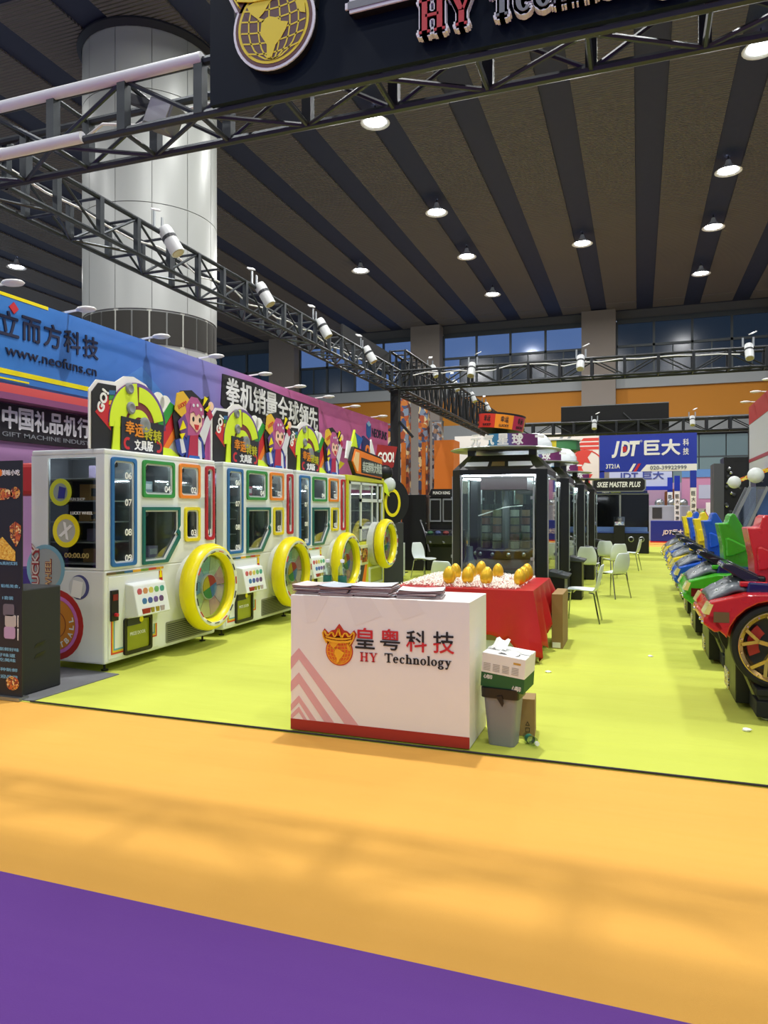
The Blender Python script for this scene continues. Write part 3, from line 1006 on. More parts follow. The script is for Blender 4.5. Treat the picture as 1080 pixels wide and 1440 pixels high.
MB().box(.01, .1, -.003, 0, .01, .07).build('sticker', PWHITE, bx)

# ------------------------------------------------------------------ white lucky-wheel prize machines
MW, MD = 1.92, .9
FR = {k: M('frame_' + k, c, .35) for k, c in (('blue', '2a6cae'), ('green', '2f8f3e'), ('teal', '14665e'), ('orange', 'f08a24'), ('yellow', 'e8d61e'), ('red', 'b92430'))}
INT = M('cabinet_interior', '6a6c70', .7)
SHELF = M('shelf_white', 'cfd2d2', .4)
def wheel(root, cx, cy, cz, r, name='prize_wheel'):
    """big yellow ring on a white hub, facing -y"""
    wh = thing_part(name, root, (cx, cy, cz))
    MB().lathe([(r * .78, .06), (r * .9, .07), (r * .985, .03), (r, -.04), (r * .96, -.1), (r * .88, -.125), (r * .8, -.115), (r * .74, -.08), (r * .72, .02)], 48, axis='y', close=True).build('tyre_ring', YEL, wh, smooth=50)
    MB().lathe([(r * .80, -.118), (r * .86, -.13), (r * .885, -.127), (r * .83, -.116)], 48, axis='y', close=True).build('white_ring', M('ring_marks', 'dfe3cf', .4), wh, smooth=40)
    MB().lathe([(r * .72, .02), (r * .70, -.02), (r * .69, .0), (r * .70, .03)], 48, axis='y', close=True).build('inner_ring', M('ring_olive', 'c9cf25', .4), wh, smooth=40)
    cols = ('d8a0b8', 'c7d8c0', '9fd0c8', 'a9c4e2', '7fb0d8', 'c8dca8', 'd8d0a0', 'd09ab0', 'c0a8d0')
    for i in range(9):
        MB().prism(sector(0, 0, r * .3, r * .71, i * 40 + 1, i * 40 + 39, 8), .0, .012).build('sector', M('wheel_sector_%d' % i, cols[i], .25, coat=.4), wh)
    for i, c in enumerate(('c84a48', 'e3c63c', '58a05c', '5a86c8')):
        MB().prism(sector(0, 0, 0.001, r * .27, i * 90 + 20, i * 90 + 108, 8), -.035, .0).build('hub_quarter', M('hub_%d' % i, c, .3), wh)
    MB().prism(circ(0, 0, r * .3, 24), -.025, .005).build('hub_plate', M('hub_white', 'd6dcdc', .3), wh)
    MB().lathe([(r * .6, .02), (r * .66, .14), (r * .8, abs(cy) + .005), (0, abs(cy) + .005), (0, .02)], 32, axis='y').build('hub_cone', MWHITE, wh, smooth=40)
    MB().prism(circ(0, 0, r * .715, 40), -.05, -.046).build('cover_pane', GLASS('wheel_pane', 'f4f8f6', .06), wh)
    for a in range(0, 360, 24):
        MB().bar((r * .82 * math.cos(R(a)), -.132, r * .82 * math.sin(R(a))), (r * .82 * math.cos(R(a + 12)), -.132, r * .82 * math.sin(R(a + 12))), .012, .006).build('ring_mark', DGREY if a % 72 else PRED, wh)
    return wh

def sidetext(body, root, s, z, wd, ht, mat, bold=.02, roll=0.0, x=-.004):
    return text(body, x, s, z, wd, ht, mat, root, .003, bold, roll=roll, face=R(-90))

def make_machine():
    t = thing('prize_machine', 'x', 'arcade machine', group='white wheel prize machines in a row')
    MB().box(0, MW, .0, MD, .09, 1.0).build('lower_body', MWHITE, t, bevel=.02)
    MB().box(0, MW, .0, MD, 2.125, 2.18).build('top_panel', MWHITE, t, bevel=.015)
    MB().box(.03, MW - .03, MD - .04, MD, 1.0, 2.125).build('back_panel', INT, t)
    MB().box(MW - .03, MW, .03, MD, 1.0, 2.125).build('side_panel', MWHITE, t)
    MB().box(0, .03, .03, .1, 1.0, 2.125).box(0, .03, .69, MD, 1.0, 2.125).box(0, .03, .1, .69, 1.0, 1.02).box(0, .03, .1, .69, 2.10, 2.125).build('side_frame', MWHITE, t)
    MB().box(.008, .014, .1, .69, 1.02, 2.10).build('side_pane', DARKPANE, t)
    fills = [(0, .10, 1, 2.125), (.10, .44, 2.09, 2.125), (.10, .44, 1, 1.04), (.44, .57, 1, 2.125), (.57, 1.7, 2.09, 2.125), (.57, 1.7, 1.6, 1.73), (1.08, 1.2, 1.73, 2.09), (1.18, 1.3, 1.02, 1.6),
             (1.57, 1.7, 1.0, 2.125), (1.3, 1.57, 1.0, 1.24), (.57, 1.3, 1.0, 1.03), (1.7, 1.88, 2.09, 2.125), (1.7, 1.88, 1.0, 1.24), (1.88, 1.92, 1.0, 2.125)]
    mb = MB()
    for a, b, c, d in fills:
        mb.box(a, b, 0, .03, c, d)
    mb.prism([(.97, 1.03), (1.18, 1.03), (1.18, 1.27)], 0, .03)
    mb.build('front_frame', MWHITE, t)
    for z in (1.06, 1.27, 1.47, 1.68, 1.9):
        MB().box(.04, .5, .12, MD - .05, z - .012, z).build('shelf', SHELF, t)
    for z in (1.06, 1.66, 1.78):
        MB().box(.52, MW - .05, .12, MD - .05, z - .012, z).build('shelf', SHELF, t)
    MB().box(.05, MW - .05, .06, .1, 2.105, 2.125).build('fill_light_strip', M('cabinet_fill_glow', 'f2f6ff', .5, emit=9), t)  # added emissive strip, only there to brighten the dark shelves
    MB().box(.05, .09, .12, .8, 2.105, 2.125).build('fill_light_strip', M('cabinet_fill_glow', 'f2f6ff'), t)  # second added glow, for the shelves behind the side pane
    for x in (.5, 1.14, 1.64):
        MB().box(x, x + .015, .06, MD - .05, 1.04, 2.12).build('divider', INT, t)
    def win(key, x0, x1, z0, z1, num, poly=None):
        A = poly or rrect(x0 - .015, x1 + .015, z0 - .015, z1 + .015, .035)
        cx, cz = (x0 + x1) / 2, (z0 + z1) / 2
        def ins(p, d):
            a, b = p
            return (a + d * (1 if a < cx else -1), b + d * (1 if b < cz else -1))
        f = MB().ring(A, [ins(p, .034) for p in A], -.022, .004).build('window_frame', FR[key], t)
        MB().ring([ins(p, .034) for p in A], [ins(p, .05) for p in A], -.008, .006).build('bezel', SHELF, f)
        MB().prism([ins(p, .03) for p in A], .012, .017).build('pane', PANE, f)
        MB().prism(circ(x0 + .06, z1 - .06, .026, 12), -.004, .012).build('lock', BLACK, f)
        for nm, nz in num:
            text(nm, x1 - .085, .006, nz, .1, .07, PWHITE, f, .004, .015)
    win('blue', .10, .44, 1.04, 2.09, [('06', 1.93), ('07', 1.66), ('08', 1.36), ('09', 1.1)])
    win('green', .57, 1.08, 1.73, 2.09, [('04', 1.81)])
    win('orange', 1.2, 1.57, 1.73, 2.09, [('02', 1.81)])
    win('red', 1.72, 1.87, 1.24, 2.09, [('01', 1.32)])
    win('yellow', 1.3, 1.57, 1.24, 1.6, [('03', 1.32)])
    win('teal', .57, 1.18, 1.03, 1.6, [('05', 1.1)], poly=[(.555, 1.015), (.97, 1.015), (1.195, 1.27), (1.195, 1.34), (1.16, 1.37), (1.195, 1.41), (1.195, 1.615), (.555, 1.615)])
    for i, c in enumerate(('6d5a3a', '4c5a3c', '2f6aa0', 'e0a428', '7aa03a', 'c9402c', 'd9a02c')):
        MB().box(.03 + .125 * i, .155 + .125 * i, -.008, .0, .952, .975).build('colour_strip', M('strip_%d' % i, c, .5), t)
    MB().box(.05, .83, -.006, .0, .13, .93).build('service_panel', MWHITE, t, bevel=.003)
    cp = MB().box(.07, .17, -.03, -.006, .5, .8).build('coin_panel', BLACK, t, bevel=.004)
    MB().box(.085, .155, -.034, -.03, .7, .76).build('display', M('display_red', '7d1416', .4), cp)
    MB().cyl((.12, -.06, .56), (.12, -.03, .56), .018, n=10).build('coin_button', PRED, cp)
    cpl = thing_part('control_box', t, (.55, -.0, .66))
    MB().prism([(0, -.17), (-.17, -.14), (-.10, .17), (0, .19)], -.26, .26, 'yz').build('housing', MWHITE, cpl, bevel=.012)
    def onpanel(u, v):
        return (u, -.17 + (v + .14) * .2258, v)
    for i in range(5):
        p = onpanel(-.18 + .09 * i, .1)
        MB().cyl((p[0], p[1] + .04, p[2]), (p[0], p[1] - .006, p[2]), .034, n=12).build('button', M('button_%d' % i, ('c85a6a', 'd8956a', 'dcd06a', '7ab87a', '4fa89a')[i], .3), cpl)
    for i in range(4):
        p = onpanel(-.13 + .09 * i, .0)
        MB().cyl((p[0], p[1] + .04, p[2]), (p[0], p[1] - .006, p[2]), .034, n=12).build('button', M('buttonb_%d' % i, ('3f78b8', '4a60b0', '7a62a8', '6a4a80')[i], .3), cpl)
    for i, (u, c, w2) in enumerate(((-.13, '9a2020', .06), (-.03, '9a8a20', .025), (.05, 'a0922a', .025), (.13, 'b0a0a8', .03))):
        p = onpanel(u, -.09)
        MB().box(u - w2, u + w2, p[1] - .008, p[1] + .04, -.12, -.07).build('button', M('key_%d' % i, c, .4), cpl)
    pd = MB().ring(rrect(.26, .69, .13, .5, .03), rrect(.295, .655, .165, .465, .02), -.03, .0).build('prize_door', BLACK, t)
    MB().prism(rrect(.29, .66, .16, .47, .02), -.012, -.008).build('flap', M('door_olive', '8f9612', .25, coat=.3), pd)
    text('PRIZE DOOR', .475, -.014, .33, .24, .035, PWHITE, pd, .003, .02)
    MB().prism(rrect(.29, .5, .42, .485, .015), -.036, -.028).build('badge', DGREY, pd)
    MB().prism(circ(.5, .465, .03, 12), -.04, -.036).build('badge_light', YEL, pd)
    for i, c in enumerate(('d85028', 'e8c828', '6aa8b8')):
        d = .018 * i
        MB().prism([(.085 + d, .17 + d), (.26, .17 + d), (.26, .186 + d), (.1 + d, .186 + d), (.1 + d, .5), (.085 + d, .5)], -.009, -.006).build('pipe_print', M('pipe_%d' % i, c, .5), t)
        MB().prism([(.69, .24 + d), (.79 - d, .24 + d), (.79 - d, .38), (.775 - d, .38), (.775 - d, .255 + d), (.69, .255 + d)], -.009, -.006).build('pipe_print', M('pipe_%d' % i, c), t)
    MB().prism([(.83, .93), (.88, .93), (.89, .84), (.86, .54), (.84, .84)], -.007, -.004).build('pencil_print', PRED, t)
    MB().prism([(.83, .86), (.855, .98), (.88, .86)], -.009, -.007).build('pencil_tip', YEL, t)
    vt = MB().prism(rrect(.95, 1.85, .13, .36, .02), -.008, 0).build('vent', M('vent_mesh', '8b8e80', .6), t)
    for i in range(9):
        MB().box(.97, 1.83, -.0105, -.008, .15 + .022 * i, .159 + .022 * i).build('vent_slot', DGREY, vt)
    MB().box(1.76, 1.9, -.006, 0, .98, 1.07).build('rating_plate', DGREY, t)
    wheel(t, 1.5, -.17, .70, .5)
    for x in (.12, MW - .12):
        for y in (.1, MD - .1):
            MB().cyl((x, y, .006), (x, y, .02), .035, n=10).cyl((x, y, .02), (x, y, .1), .012, n=8).build('foot', BLACK, t)
    # printed discs and lettering on the side facing the aisle
    def sring(s, z, r0, r1, mat, name, x=-.006):
        o = MB().ring(circ(s, z, r1, 28), circ(s, z, r0, 28), x, x + .008, 'yz').build(name, mat, t)
        return o
    def sdisc(s, z, r, mat, name, x=-.004):
        return MB().prism(circ(s, z, r, 28), x, x + .006, 'yz').build(name, mat, t)
    sdisc(.46, 1.38, .12, M('disc_pale', 'b8bab0', .5), 'print_disc')
    sring(.46, 1.38, .115, .165, YEL, 'print_ring')
    sdisc(.53, 1.76, .1, M('disc_grey', '8c9a94', .5), 'print_disc')
    sring(.53, 1.76, .09, .135, M('ring_lime', 'c3cc22', .5), 'print_ring')
    sidetext('X', t, .46, 1.38, .13, .15, PWHITE, .05, R(-20), -.008)
    MB().prism([(.56, 1.7), (.48, 1.7), (.46, 1.8), (.54, 1.82)], -.01, -.006, 'yz').build('print_icon', M('icon_blue', '2a2f8c', .5), t)
    sidetext('LUCKY WHEEL', t, .27, 1.555, .27, .03, PWHITE, .01)
    sidetext('FUN SHOP', t, .32, 1.69, .18, .03, M('print_grey', 'b0b4b4', .5), .01)
    sidetext('00:00.00', t, .33, 1.14, .3, .05, M('print_gold', 'a8965a', .5), .02)
    sdisc(.6, .45, .35, M('ball_red', 'b51e18', .4), 'ball_print', -.002)
    sring(.6, .45, .255, .29, M('ball_neon', 'd77ad0', .4), 'ball_ring', -.005)
    sdisc(.6, .45, .25, M('ball_orange', 'd98a1e', .4), 'ball_disc', -.004)
    sring(.6, .45, .13, .138, M('ball_line', '8a3c10', .4), 'ball_seam', -.0055)
    for i, ch in enumerate('BASKETBALL'):
        a = R(-165 + 20 * i)
        sidetext(ch, t, .6 - .21 * math.cos(a), .45 + .21 * math.sin(a), .045, .055, PWHITE, .03, a + R(90), -.007)
    sring(.72, 1.0, .2, .24, M('ring_sky', '7fb6cc', .4), 'print_ring', -.003)
    sdisc(.72, 1.0, .2, M('disc_silver', 'aab4b4', .4), 'print_disc', -.002)
    sidetext('LUCKY', t, .845, 1.0, .5, .1, M('lucky_red', 'a5282c', .5), .09, R(90), -.004)
    sidetext('LUCKY', t, .845, 1.0, .48, .085, M('lucky_white', 'e8dcd4', .5), .01, R(90), -.007)
    sidetext('WHEEL', t, .68, .95, .3, .08, M('lucky_red', 'a5282c'), .05, R(90), -.005)
    sidetext('WHEEL', t, .68, .95, .29, .07, M('lucky_cream', 'e6c890', .5), .01, R(90), -.008)
    sdisc(.3, .83, .12, M('disc_indigo', '4b5088', .5), 'print_disc', -.004)
    sdisc(.32, .83, .105, M('disc_white', 'cfd3d6', .5), 'print_disc', -.006)
    MB().prism([(.4, .74), (.28, .72), (.25, .88), (.37, .9)], -.009, -.006, 'yz').build('print_icon', PWHITE, t)
    # header sign
    h = thing_part('header_sign', t, (0, .14, 2.18))
    def pl(name, pts, mat, d):
        return MB().prism(pts, -d, -d + .012).build(name, mat, h)
    pl('board', [(-.05, 0), (-.05, .57), (.05, .68), (.32, .7), (.45, .78), (.6, .8), (.8, .75), (.92, .64), (1.0, .68), (1.12, .66), (1.2, .6), (1.32, .6), (1.4, .02)], PWHITE, 0)
    pl('black_panel', [(-.02, 0), (-.02, .55), (.07, .65), (.32, .66), (.3, 0)], PBLACK, .012)
    text('GO!', .12, -.016, .48, .24, .1, PWHITE, h, .006, .04, roll=R(68))
    pl('arrow_print', [(.02, .36), (.2, .55), (.24, .2)], PRED, .014)
    for i, c in enumerate(('2f6aa0', '2f8f3e', 'e0c028', 'd06a20')):
        pl('colour_chip', [(.22, .6 - .05 * i), (.31, .61 - .05 * i), (.3, .565 - .05 * i), (.21, .555 - .05 * i)], M('chip_%d' % i, c, .5), .014)
    pl('disc_print', circ(.66, .28, .46, 28, None, 0, 180), M('disc_maroon', '7a3038', .5), .018)
    pl('disc_print', sector(.66, .28, .42, .46, 0, 180), M('disc_violet', '6a4a9a', .5), .02)
    pl('gadget_arc', sector(.66, .28, .26, .42, 15, 90), NEON, .024)
    pl('gadget_arc', sector(.66, .28, .22, .45, 95, 185), NEON, .026)
    pl('gadget_arc', sector(.66, .28, .1, .18, 0, 180), NEON, .026)
    pl('gadget_stem', [(.24, 0), (.28, .3), (.36, .32), (.36, 0)], NEON, .028)
    for a, b, r in ((.5, .66, .06), (.52, .46, .065), (.74, .3, .09)):
        MB().lathe([(r, 0), (r, -.02), (r * .7, -.03), (r * .4, -.022), (0, -.022)], 16, (a, -.02, b), 'y').build('knob', GREY, h, smooth=40)
    pl('name_plate', [(.36, .03), (.37, .36), (.62, .35), (1.06, .34), (1.04, 0), (.4, 0)], M('plate_navy', '20222e', .5), .04)
    for i, ch in enumerate('幸运转转'):
        text(ch, .49 + .148 * i, -.044, .255 - .018 * i, .14, .14, M('title_orange', 'e08a1e', .5) if i < 2 else M('title_lime', 'b9b41e', .5), h, .008, .03)
    text('文具版', .71, -.044, .085, .3, .11, PWHITE, h, .008, .025)
    for a, s in ((.44, 1), (.98, -1)):
        pl('horn_print', sector(a + .02 * s, .09, .035, .065, 60 if s > 0 else -120, 300 if s > 0 else 120, 10), PRED, .042)
    for a, b, r in ((1.0, .6, .1), (1.12, .58, .1)):
        pl('cloud_print', circ(a, b, r, 18), PWHITE, .016)
    pl('stripe_print', [(.98, .36), (1.2, .62), (1.3, .58), (1.04, .26)], GREEN, .02)
    pl('stripe_print', [(1.05, .25), (1.3, .57), (1.36, .45), (1.06, .08)], PRED, .02)
    pl('stripe_print', [(1.06, .08), (1.36, .44), (1.38, .32), (1.12, .04)], ORANGE, .02)
    pl('base_print', [(1.0, 0), (1.02, .1), (1.2, .09), (1.35, .02), (1.35, 0)], NEON, .03)
    # cut-out figure board: cheering girl with pink hair
    g = thing_part('figure_board', t, (1.58, .1, 2.17))
    def gp(name, pts, mat, d):
        return MB().prism(pts, -d, -d + .01).build(name, mat, g)
    HAIR, HAIR2 = M('hair_pink', 'b4568c', .5), M('hair_violet', '6c3f8c', .5)
    JB, JW, SH = M('jacket_blue', '2b3f96', .5), M('jacket_white', 'd9dbe4', .5), M('shirt_crimson', 'b32449', .5)
    gp('backing', [(-.36, .48), (-.22, .78), (.0, .82), (.2, .74), (.36, .8), (.42, .62), (.3, .35), (.26, .0), (-.22, 0), (-.3, .2)], PBLACK, 0)
    gp('speech_bubble', [(-.34, .55), (-.3, .74), (-.18, .78), (-.06, .7), (-.1, .52), (-.18, .46)], M('bubble_yellow', 'e2b52a', .5), .012)
    text('LUCKY!', -.2, -.014, .62, .17, .05, PRED, g, .004, .01, roll=R(25))
    gp('hair', [(-.24, .3), (-.2, .46), (-.12, .55), (-.14, .62), (-.02, .74), (.1, .74), (.22, .64), (.24, .5), (.2, .38), (.12, .3), (-.08, .28)], HAIR, .014)
    gp('hair_lock', [(-.24, .3), (-.28, .42), (-.16, .52), (-.1, .42), (-.1, .24)], HAIR2, .016)
    gp('face', [(-.06, .42), (-.05, .54), (.08, .58), (.18, .52), (.18, .42), (.08, .33)], SKIN, .02)
    gp('mouth', [(.02, .42), (.12, .42), (.1, .36), (.05, .36)], PRED, .024)
    for a in (-.005, .125):
        gp('eye', circ(a + .01, .48, .02, 10, .03), PBLACK, .024)
    gp('fringe', [(-.08, .54), (-.04, .66), (.08, .7), (.2, .6), (.2, .5), (.12, .56), (.06, .52), (.0, .57)], HAIR, .026)
    for a, b in ((-.0, .64), (.08, .65), (.15, .61), (.19, .53)):
        gp('hair_clip', circ(a, b, .02, 8), JW, .03)
    gp('sleeve', [(.14, .32), (.3, .56), (.4, .52), (.24, .2)], JW, .018)
    gp('cuff', [(.28, .58), (.36, .64), (.42, .56), (.36, .5)], SH, .02)
    gp('fist', circ(.38, .68, .055, 12), SKIN, .02)
    gp('sleeve', [(-.3, .08), (-.34, .2), (-.16, .26), (-.08, .14), (-.2, .02)], JB, .018)
    gp('sleeve_stripe', [(-.22, .06), (-.26, .22), (-.2, .24), (-.14, .08)], JW, .02)
    gp('jacket', [(-.14, .02), (-.12, .28), (.2, .28), (.26, .04)], JB, .016)
    gp('shirt', [(-.1, .02), (-.06, .28), (.1, .3), (.12, .02)], SH, .022)
    gp('lapel', [(.1, .02), (.1, .26), (.16, .22), (.18, .02)], JW, .024)
    gp('skirt', [(-.1, -.0), (-.08, .05), (.12, .05), (.14, 0)], BLUE, .026)
    for pts in ([(.2, .66), (.24, .78), (.3, .76)], [(.24, .62), (.36, .7), (.3, .6)], [(-.26, .32), (-.2, .44), (-.14, .36)], [(-.26, .28), (-.16, .3), (-.22, .22)]):
        gp('spark', pts, YEL, .026)
    return t

m1 = make_machine()
lbl = ['white wheel prize machine with ball print on its side, next to the black loudspeaker', 'middle white wheel prize machine between two identical ones',
       'white wheel prize machine standing against the yellow wheel machine']
YS = [5.62, 7.72, 9.74]
for i, y in enumerate(YS):
    o = m1 if i == 0 else copy_tree(m1)
    o.location = (-4.85, y, 0)
    o.rotation_euler = (0, 0, R(90))
    o['label'] = lbl[i]
# prizes on the shelves
random.seed(21)
PC = ['b8a8c8', '5060a8', 'c86a7a', '404854', 'd8d0c0', '7a5a9a', '9ab0b8', 'd0a060']
for mi, y0 in enumerate(YS):
    for x, z, n in ((.16, 1.062, 1), (.16, 1.272, 1), (.16, 1.472, 1), (.16, 1.682, 1), (.16, 1.902, 1), (.75, 1.062, 2), (.68, 1.782, 2), (1.3, 1.782, 1), (1.4, 1.062, 1)):
        for k in range(n):
            wx, dy, hz = random.uniform(.1, .22), random.uniform(.1, .16), random.uniform(.09, .16)
            lx, ly = x + .2 * k + .02, .3 + random.uniform(-.05, .12)
            b = thing('gift_box', 'small boxed prize on a shelf inside ' + ('the wheel machine by the loudspeaker', 'the middle wheel machine', 'the wheel machine by the yellow machine')[mi], 'gift box',
                      (-4.85 - ly, y0 + lx, z), R(90), 'boxed prizes in the wheel machines')
            c = M('prize_%d' % (random.randrange(8)), PC[random.randrange(8)], .4)
            MB().box(-.02, wx - .02, -dy / 2, dy / 2, 0, hz).build('box_body', c, b, bevel=.004)
            MB().box(0, wx - .04, -dy / 2 - .002, -dy / 2, hz * .25, hz * .75).build('box_print', PWHITE if k else DGREY, b)

# ------------------------------------------------------------------ yellow wheel machine at the end of the row
y4 = thing('prize_machine', 'yellow framed wheel machine with orange pencil shaped header', 'arcade machine', (-4.85, 11.75, 0), R(90))
YB = M('machine_yellow', 'cfd01e', .35)
W4 = 1.95
MB().box(0, W4, 0, .9, .09, .98).build('lower_body', YB, y4, bevel=.02)
MB().box(0, W4, 0, .9, 2.1, 2.2).build('top_panel', YB, y4, bevel=.015)
MB().box(0, W4, .86, .9, .98, 2.1).build('back_panel', INT, y4)
for x in (0, W4 - .07):
    MB().box(x, x + .07, 0, .07, .98, 2.1).build('corner_post', YB, y4)
    MB().box(x, x + .04, .82, .9, .98, 2.1).build('corner_post', YB, y4)
WF = M('window_white', 'd5dcd8', .35)
for a, b, c, d in ((.1, .14, 1.0, 2.08), (.62, .67, 1.0, 2.08), (1.52, 1.57, 1.0, 2.08), (1.8, 1.84, 1.0, 2.08), (.1, 1.84, 2.04, 2.08), (.62, 1.84, 1.72, 1.78), (.62, 1.84, 1.22, 1.27), (1.22, 1.26, 1.27, 1.72), (1.22, 1.25, 1.78, 2.04)):
    MB().box(a, b, -.012, .02, c, d).build('window_bar', WF, y4)
for a, b, c, d in ((.14, .62, 1.0, 2.04), (.67, 1.22, 1.27, 1.72), (1.26, 1.52, 1.27, 1.72), (.67, 1.22, 1.78, 2.04), (1.25, 1.52, 1.78, 2.04), (.67, 1.52, 1.0, 1.22)):
    MB().box(a, b, .004, .009, c, d).build('pane', PANE, y4)
for z in (1.3, 1.55, 1.8):
    MB().box(.08, 1.85, .2, .85, z, z + .012).build('shelf', SHELF, y4)
wheel(y4, 1.42, -.2, .92, .48)
MB().prism(circ(1.35, .92, .42, 32), -.12, .0).build('hub_base', M('hub_grey', 'c7cbc6', .4), y4)
MB().box(.4, .95, -.03, 0, .55, .92).build('control_panel', M('panel_cream', 'd7d9b0', .4), y4)
MB().box(.5, .9, -.04, -.03, .6, .86).build('button_pad', PRINT('pad_print', ['5a3a20', 'c89030', '202020', 'c0a050', 'a04028'], 18), y4)
MB().prism([(.62, .1), (.8, .1), (.95, .58), (.85, .62), (.72, .5)], -.02, 0).build('pencil_print', ORANGE, y4)
MB().prism([(.4, .1), (.58, .1), (.8, .55), (.7, .6)], -.025, 0).build('pencil_print', DGREY, y4)
MB().ring(rrect(1.05, 1.8, .14, .48, .02), rrect(1.09, 1.76, .18, .44, .02), -.03, 0).build('prize_door', WF, y4)
MB().box(1.09, 1.76, -.01, -.004, .18, .44).build('door_flap', M('door_lime', 'a9ad3a', .3), y4)
for x in (.1, W4 - .1):
    for y in (.1, .8):
        MB().cyl((x, y, .006), (x, y, .1), .02, n=8).build('foot', BLACK, y4)
hd = thing_part('header_sign', y4, (.1, .1, 2.2))
MB().prism([(.05, .25), (.22, .52), (1.7, .42), (1.7, -.04), (.28, 0)], -.1, -.04).build('pencil_board', PBLACK, hd)
MB().prism([(.09, .25), (.24, .48), (1.66, .38), (1.66, 0), (.3, .04)], -.12, -.1).build('pencil_face', ORANGE, hd)
MB().prism([(.12, .25), (.25, .43), (.42, .42), (.36, .08), (.3, .08)], -.126, -.12).build('pencil_tip', M('tip_cream', 'f0c890', .5), hd)
MB().prism([(.52, .06), (.52, .34), (1.64, .28), (1.64, .02)], -.13, -.12).build('name_plate', M('plate_dark', '2b2f30', .5), hd)
text('幸运转转大转盘', 1.08, -.134, .175, 1.05, .2, M('plate_letter', 'b8c0b8', .5), hd, .008, .03)
for pts, m in (([(.0, .3), (.1, .62), (.55, .62), (.5, .3)], PWHITE), ([(.2, .45), (.42, .85), (.55, .5)], NEON), ([(.4, .8), (.8, .72), (.62, .5)], BLUE), ([(.8, .45), (.85, .78), (1.2, .7), (1.15, .4)], M('book_navy', '252a60', .5)),
               ([(1.15, .4), (1.3, .75), (1.55, .4)], PWHITE)):
    MB().prism(pts, -.03 if m == PWHITE else -.04, -.0).build('header_cutout', m, hd)
MB().ring(circ(1.05, .5, .12, 16), circ(1.05, .5, .06, 16), -.05, -.04).build('header_ring', ORANGE, hd)

# round toy display behind the yellow machine
pp = thing('toy_stand', 'black toy machine with red speech board and yellow ring beside yellow machine', 'arcade machine', (-5.2, 14.25, 0), R(20))
MB().box(-.1, .55, 0, .5, .006, 1.3).build('cabinet', DGREY, pp, bevel=.01)
MB().box(.1, .14, .1, .14, 1.3, 2.5).build('pole', BLACK, pp)
MB().prism([(-.06, 2.5), (.0, 2.95), (.42, 2.9), (.34, 2.48), (.2, 2.38)], -.02, .02).build('speech_board', M('speech_red', '9a2420', .4), pp)
text('GOO!', .18, -.026, 2.68, .34, .22, PWHITE, pp, .008, .04)
MB().sphere((.16, .02, 2.36), .17, .12, .17).build('black_ball', BLACK, pp, smooth=180)
MB().prism(circ(.25, 1.75, .42, 24, .5), .0, .06).build('disc', BLACK, pp)
MB().ring(circ(.32, 1.72, .17, 24, .3), circ(.32, 1.72, .12, 24, .23), -.03, 0).build('yellow_ring', YEL, pp)
MB().sphere((.25, .0, 2.1), .14, .1, .16).build('helmet', M('helmet_pale', 'cfd8d4', .2), pp, smooth=180)
MB().prism([(.1, 2.2), (.2, 2.1), (.26, 1.85), (.14, 1.95)], -.1, -.06).build('green_fin', NEON, pp)

# ------------------------------------------------------------------ loudspeaker and food poster
sp_ = thing('loudspeaker', 'tall black loudspeaker box with two handle slots', 'speaker', (-5.3, 4.68, .012))
MB().box(0, .4, 0, .44, 0, .9).build('cabinet', M('speaker_black', '1d2022', .7, noise=.08, nscale=20), sp_, bevel=.012)
for z in (.30, .39):
    MB().prism([(.14, z), (.24, z + .015), (.26, z + .045), (.16, z + .03)], .399, .403, 'yz').build('handle_slot', BLACK, sp_)
MB().box(.03, .37, -.008, 0, .04, .86).build('grille', M('grille_black', '111214', .8), sp_)
po = thing('roll_up_poster', 'black upright food poster with blue and white lettering', 'poster', (-5.68, 4.62, 0), R(0))
MB().box(0, .85, 0, .012, .03, 2.0).build('panel', M('poster_black', '1b1d24', .45), po)
MB().box(-.01, .86, -.04, .06, .004, .03).build('base', STEEL, po)
FOOD = PRINT('food_print', ['c8642a', 'e0a040', '8a3020', 'f0d090', 'b04828', '5a3020'], 30)
BT = M('poster_blue', '7fb8d8', .5)
MB().prism(circ(.63, 1.72, .12, 20, .05), -.004, 0).build('food_picture', FOOD, po)
MB().prism(circ(.78, 1.73, .05, 16, .05), -.004, 0).build('food_picture', FOOD, po)
MB().prism([(.72, 1.45), (.73, 1.36), (.79, 1.28), (.84, 1.36), (.84, 1.46), (.78, 1.49)], -.004, 0).build('food_picture', FOOD, po)
MB().prism([(.55, 1.18), (.55, 1.3), (.64, 1.36), (.78, 1.24), (.78, 1.16)], -.004, 0).build('food_picture', PRINT('fries_print', ['e8b83a', 'd09020', 'f0d060'], 40), po)
MB().prism(circ(.75, .14, .07, 16, .06), -.004, 0).build('food_picture', FOOD, po)
text('美味小吃', .73, -.002, 1.9, .2, .05, PWHITE, po, .003, .02)
MB().prism(circ(.61, 1.9, .03, 12), -.004, 0).build('mark', ORANGE, po)
for s, x, z, wd in (('100%真材实料', .68, 1.14, .25), ('次，贴纸美食，', .68, .95, .3), ('1套装', .70, .85, .12), ('50%新鲜好味', .67, .42, .3), ('好味道', .68, .37, .2), ('小吃美味', .66, .33, .25), ('各种新鲜', .68, .25, .25), ('欢迎品尝', .68, .19, .25)):
    text(s, x, -.002, z, wd, .03, BT, po, .003, .01)
for i, (a, b) in enumerate(((.72, .75), (.74, .66), (.73, .56))):
    MB().prism(rrect(a - .07, a + .05, b - .05, b + .05, .02), -.004, 0).build('food_picture', M('poster_pic_%d' % i, ('6a6470', 'b8b4b0', 'b89ac0')[i], .5), po)
text('NEW', .81, -.002, .55, .012, .1, PWHITE, po, .003)
text('HOT', .81, -.002, .66, .012, .1, PWHITE, po, .003)
rd = thing('red_stall_top', 'red curved stall canopy behind the food poster', 'canopy', (-7.0, 6.35, 0))
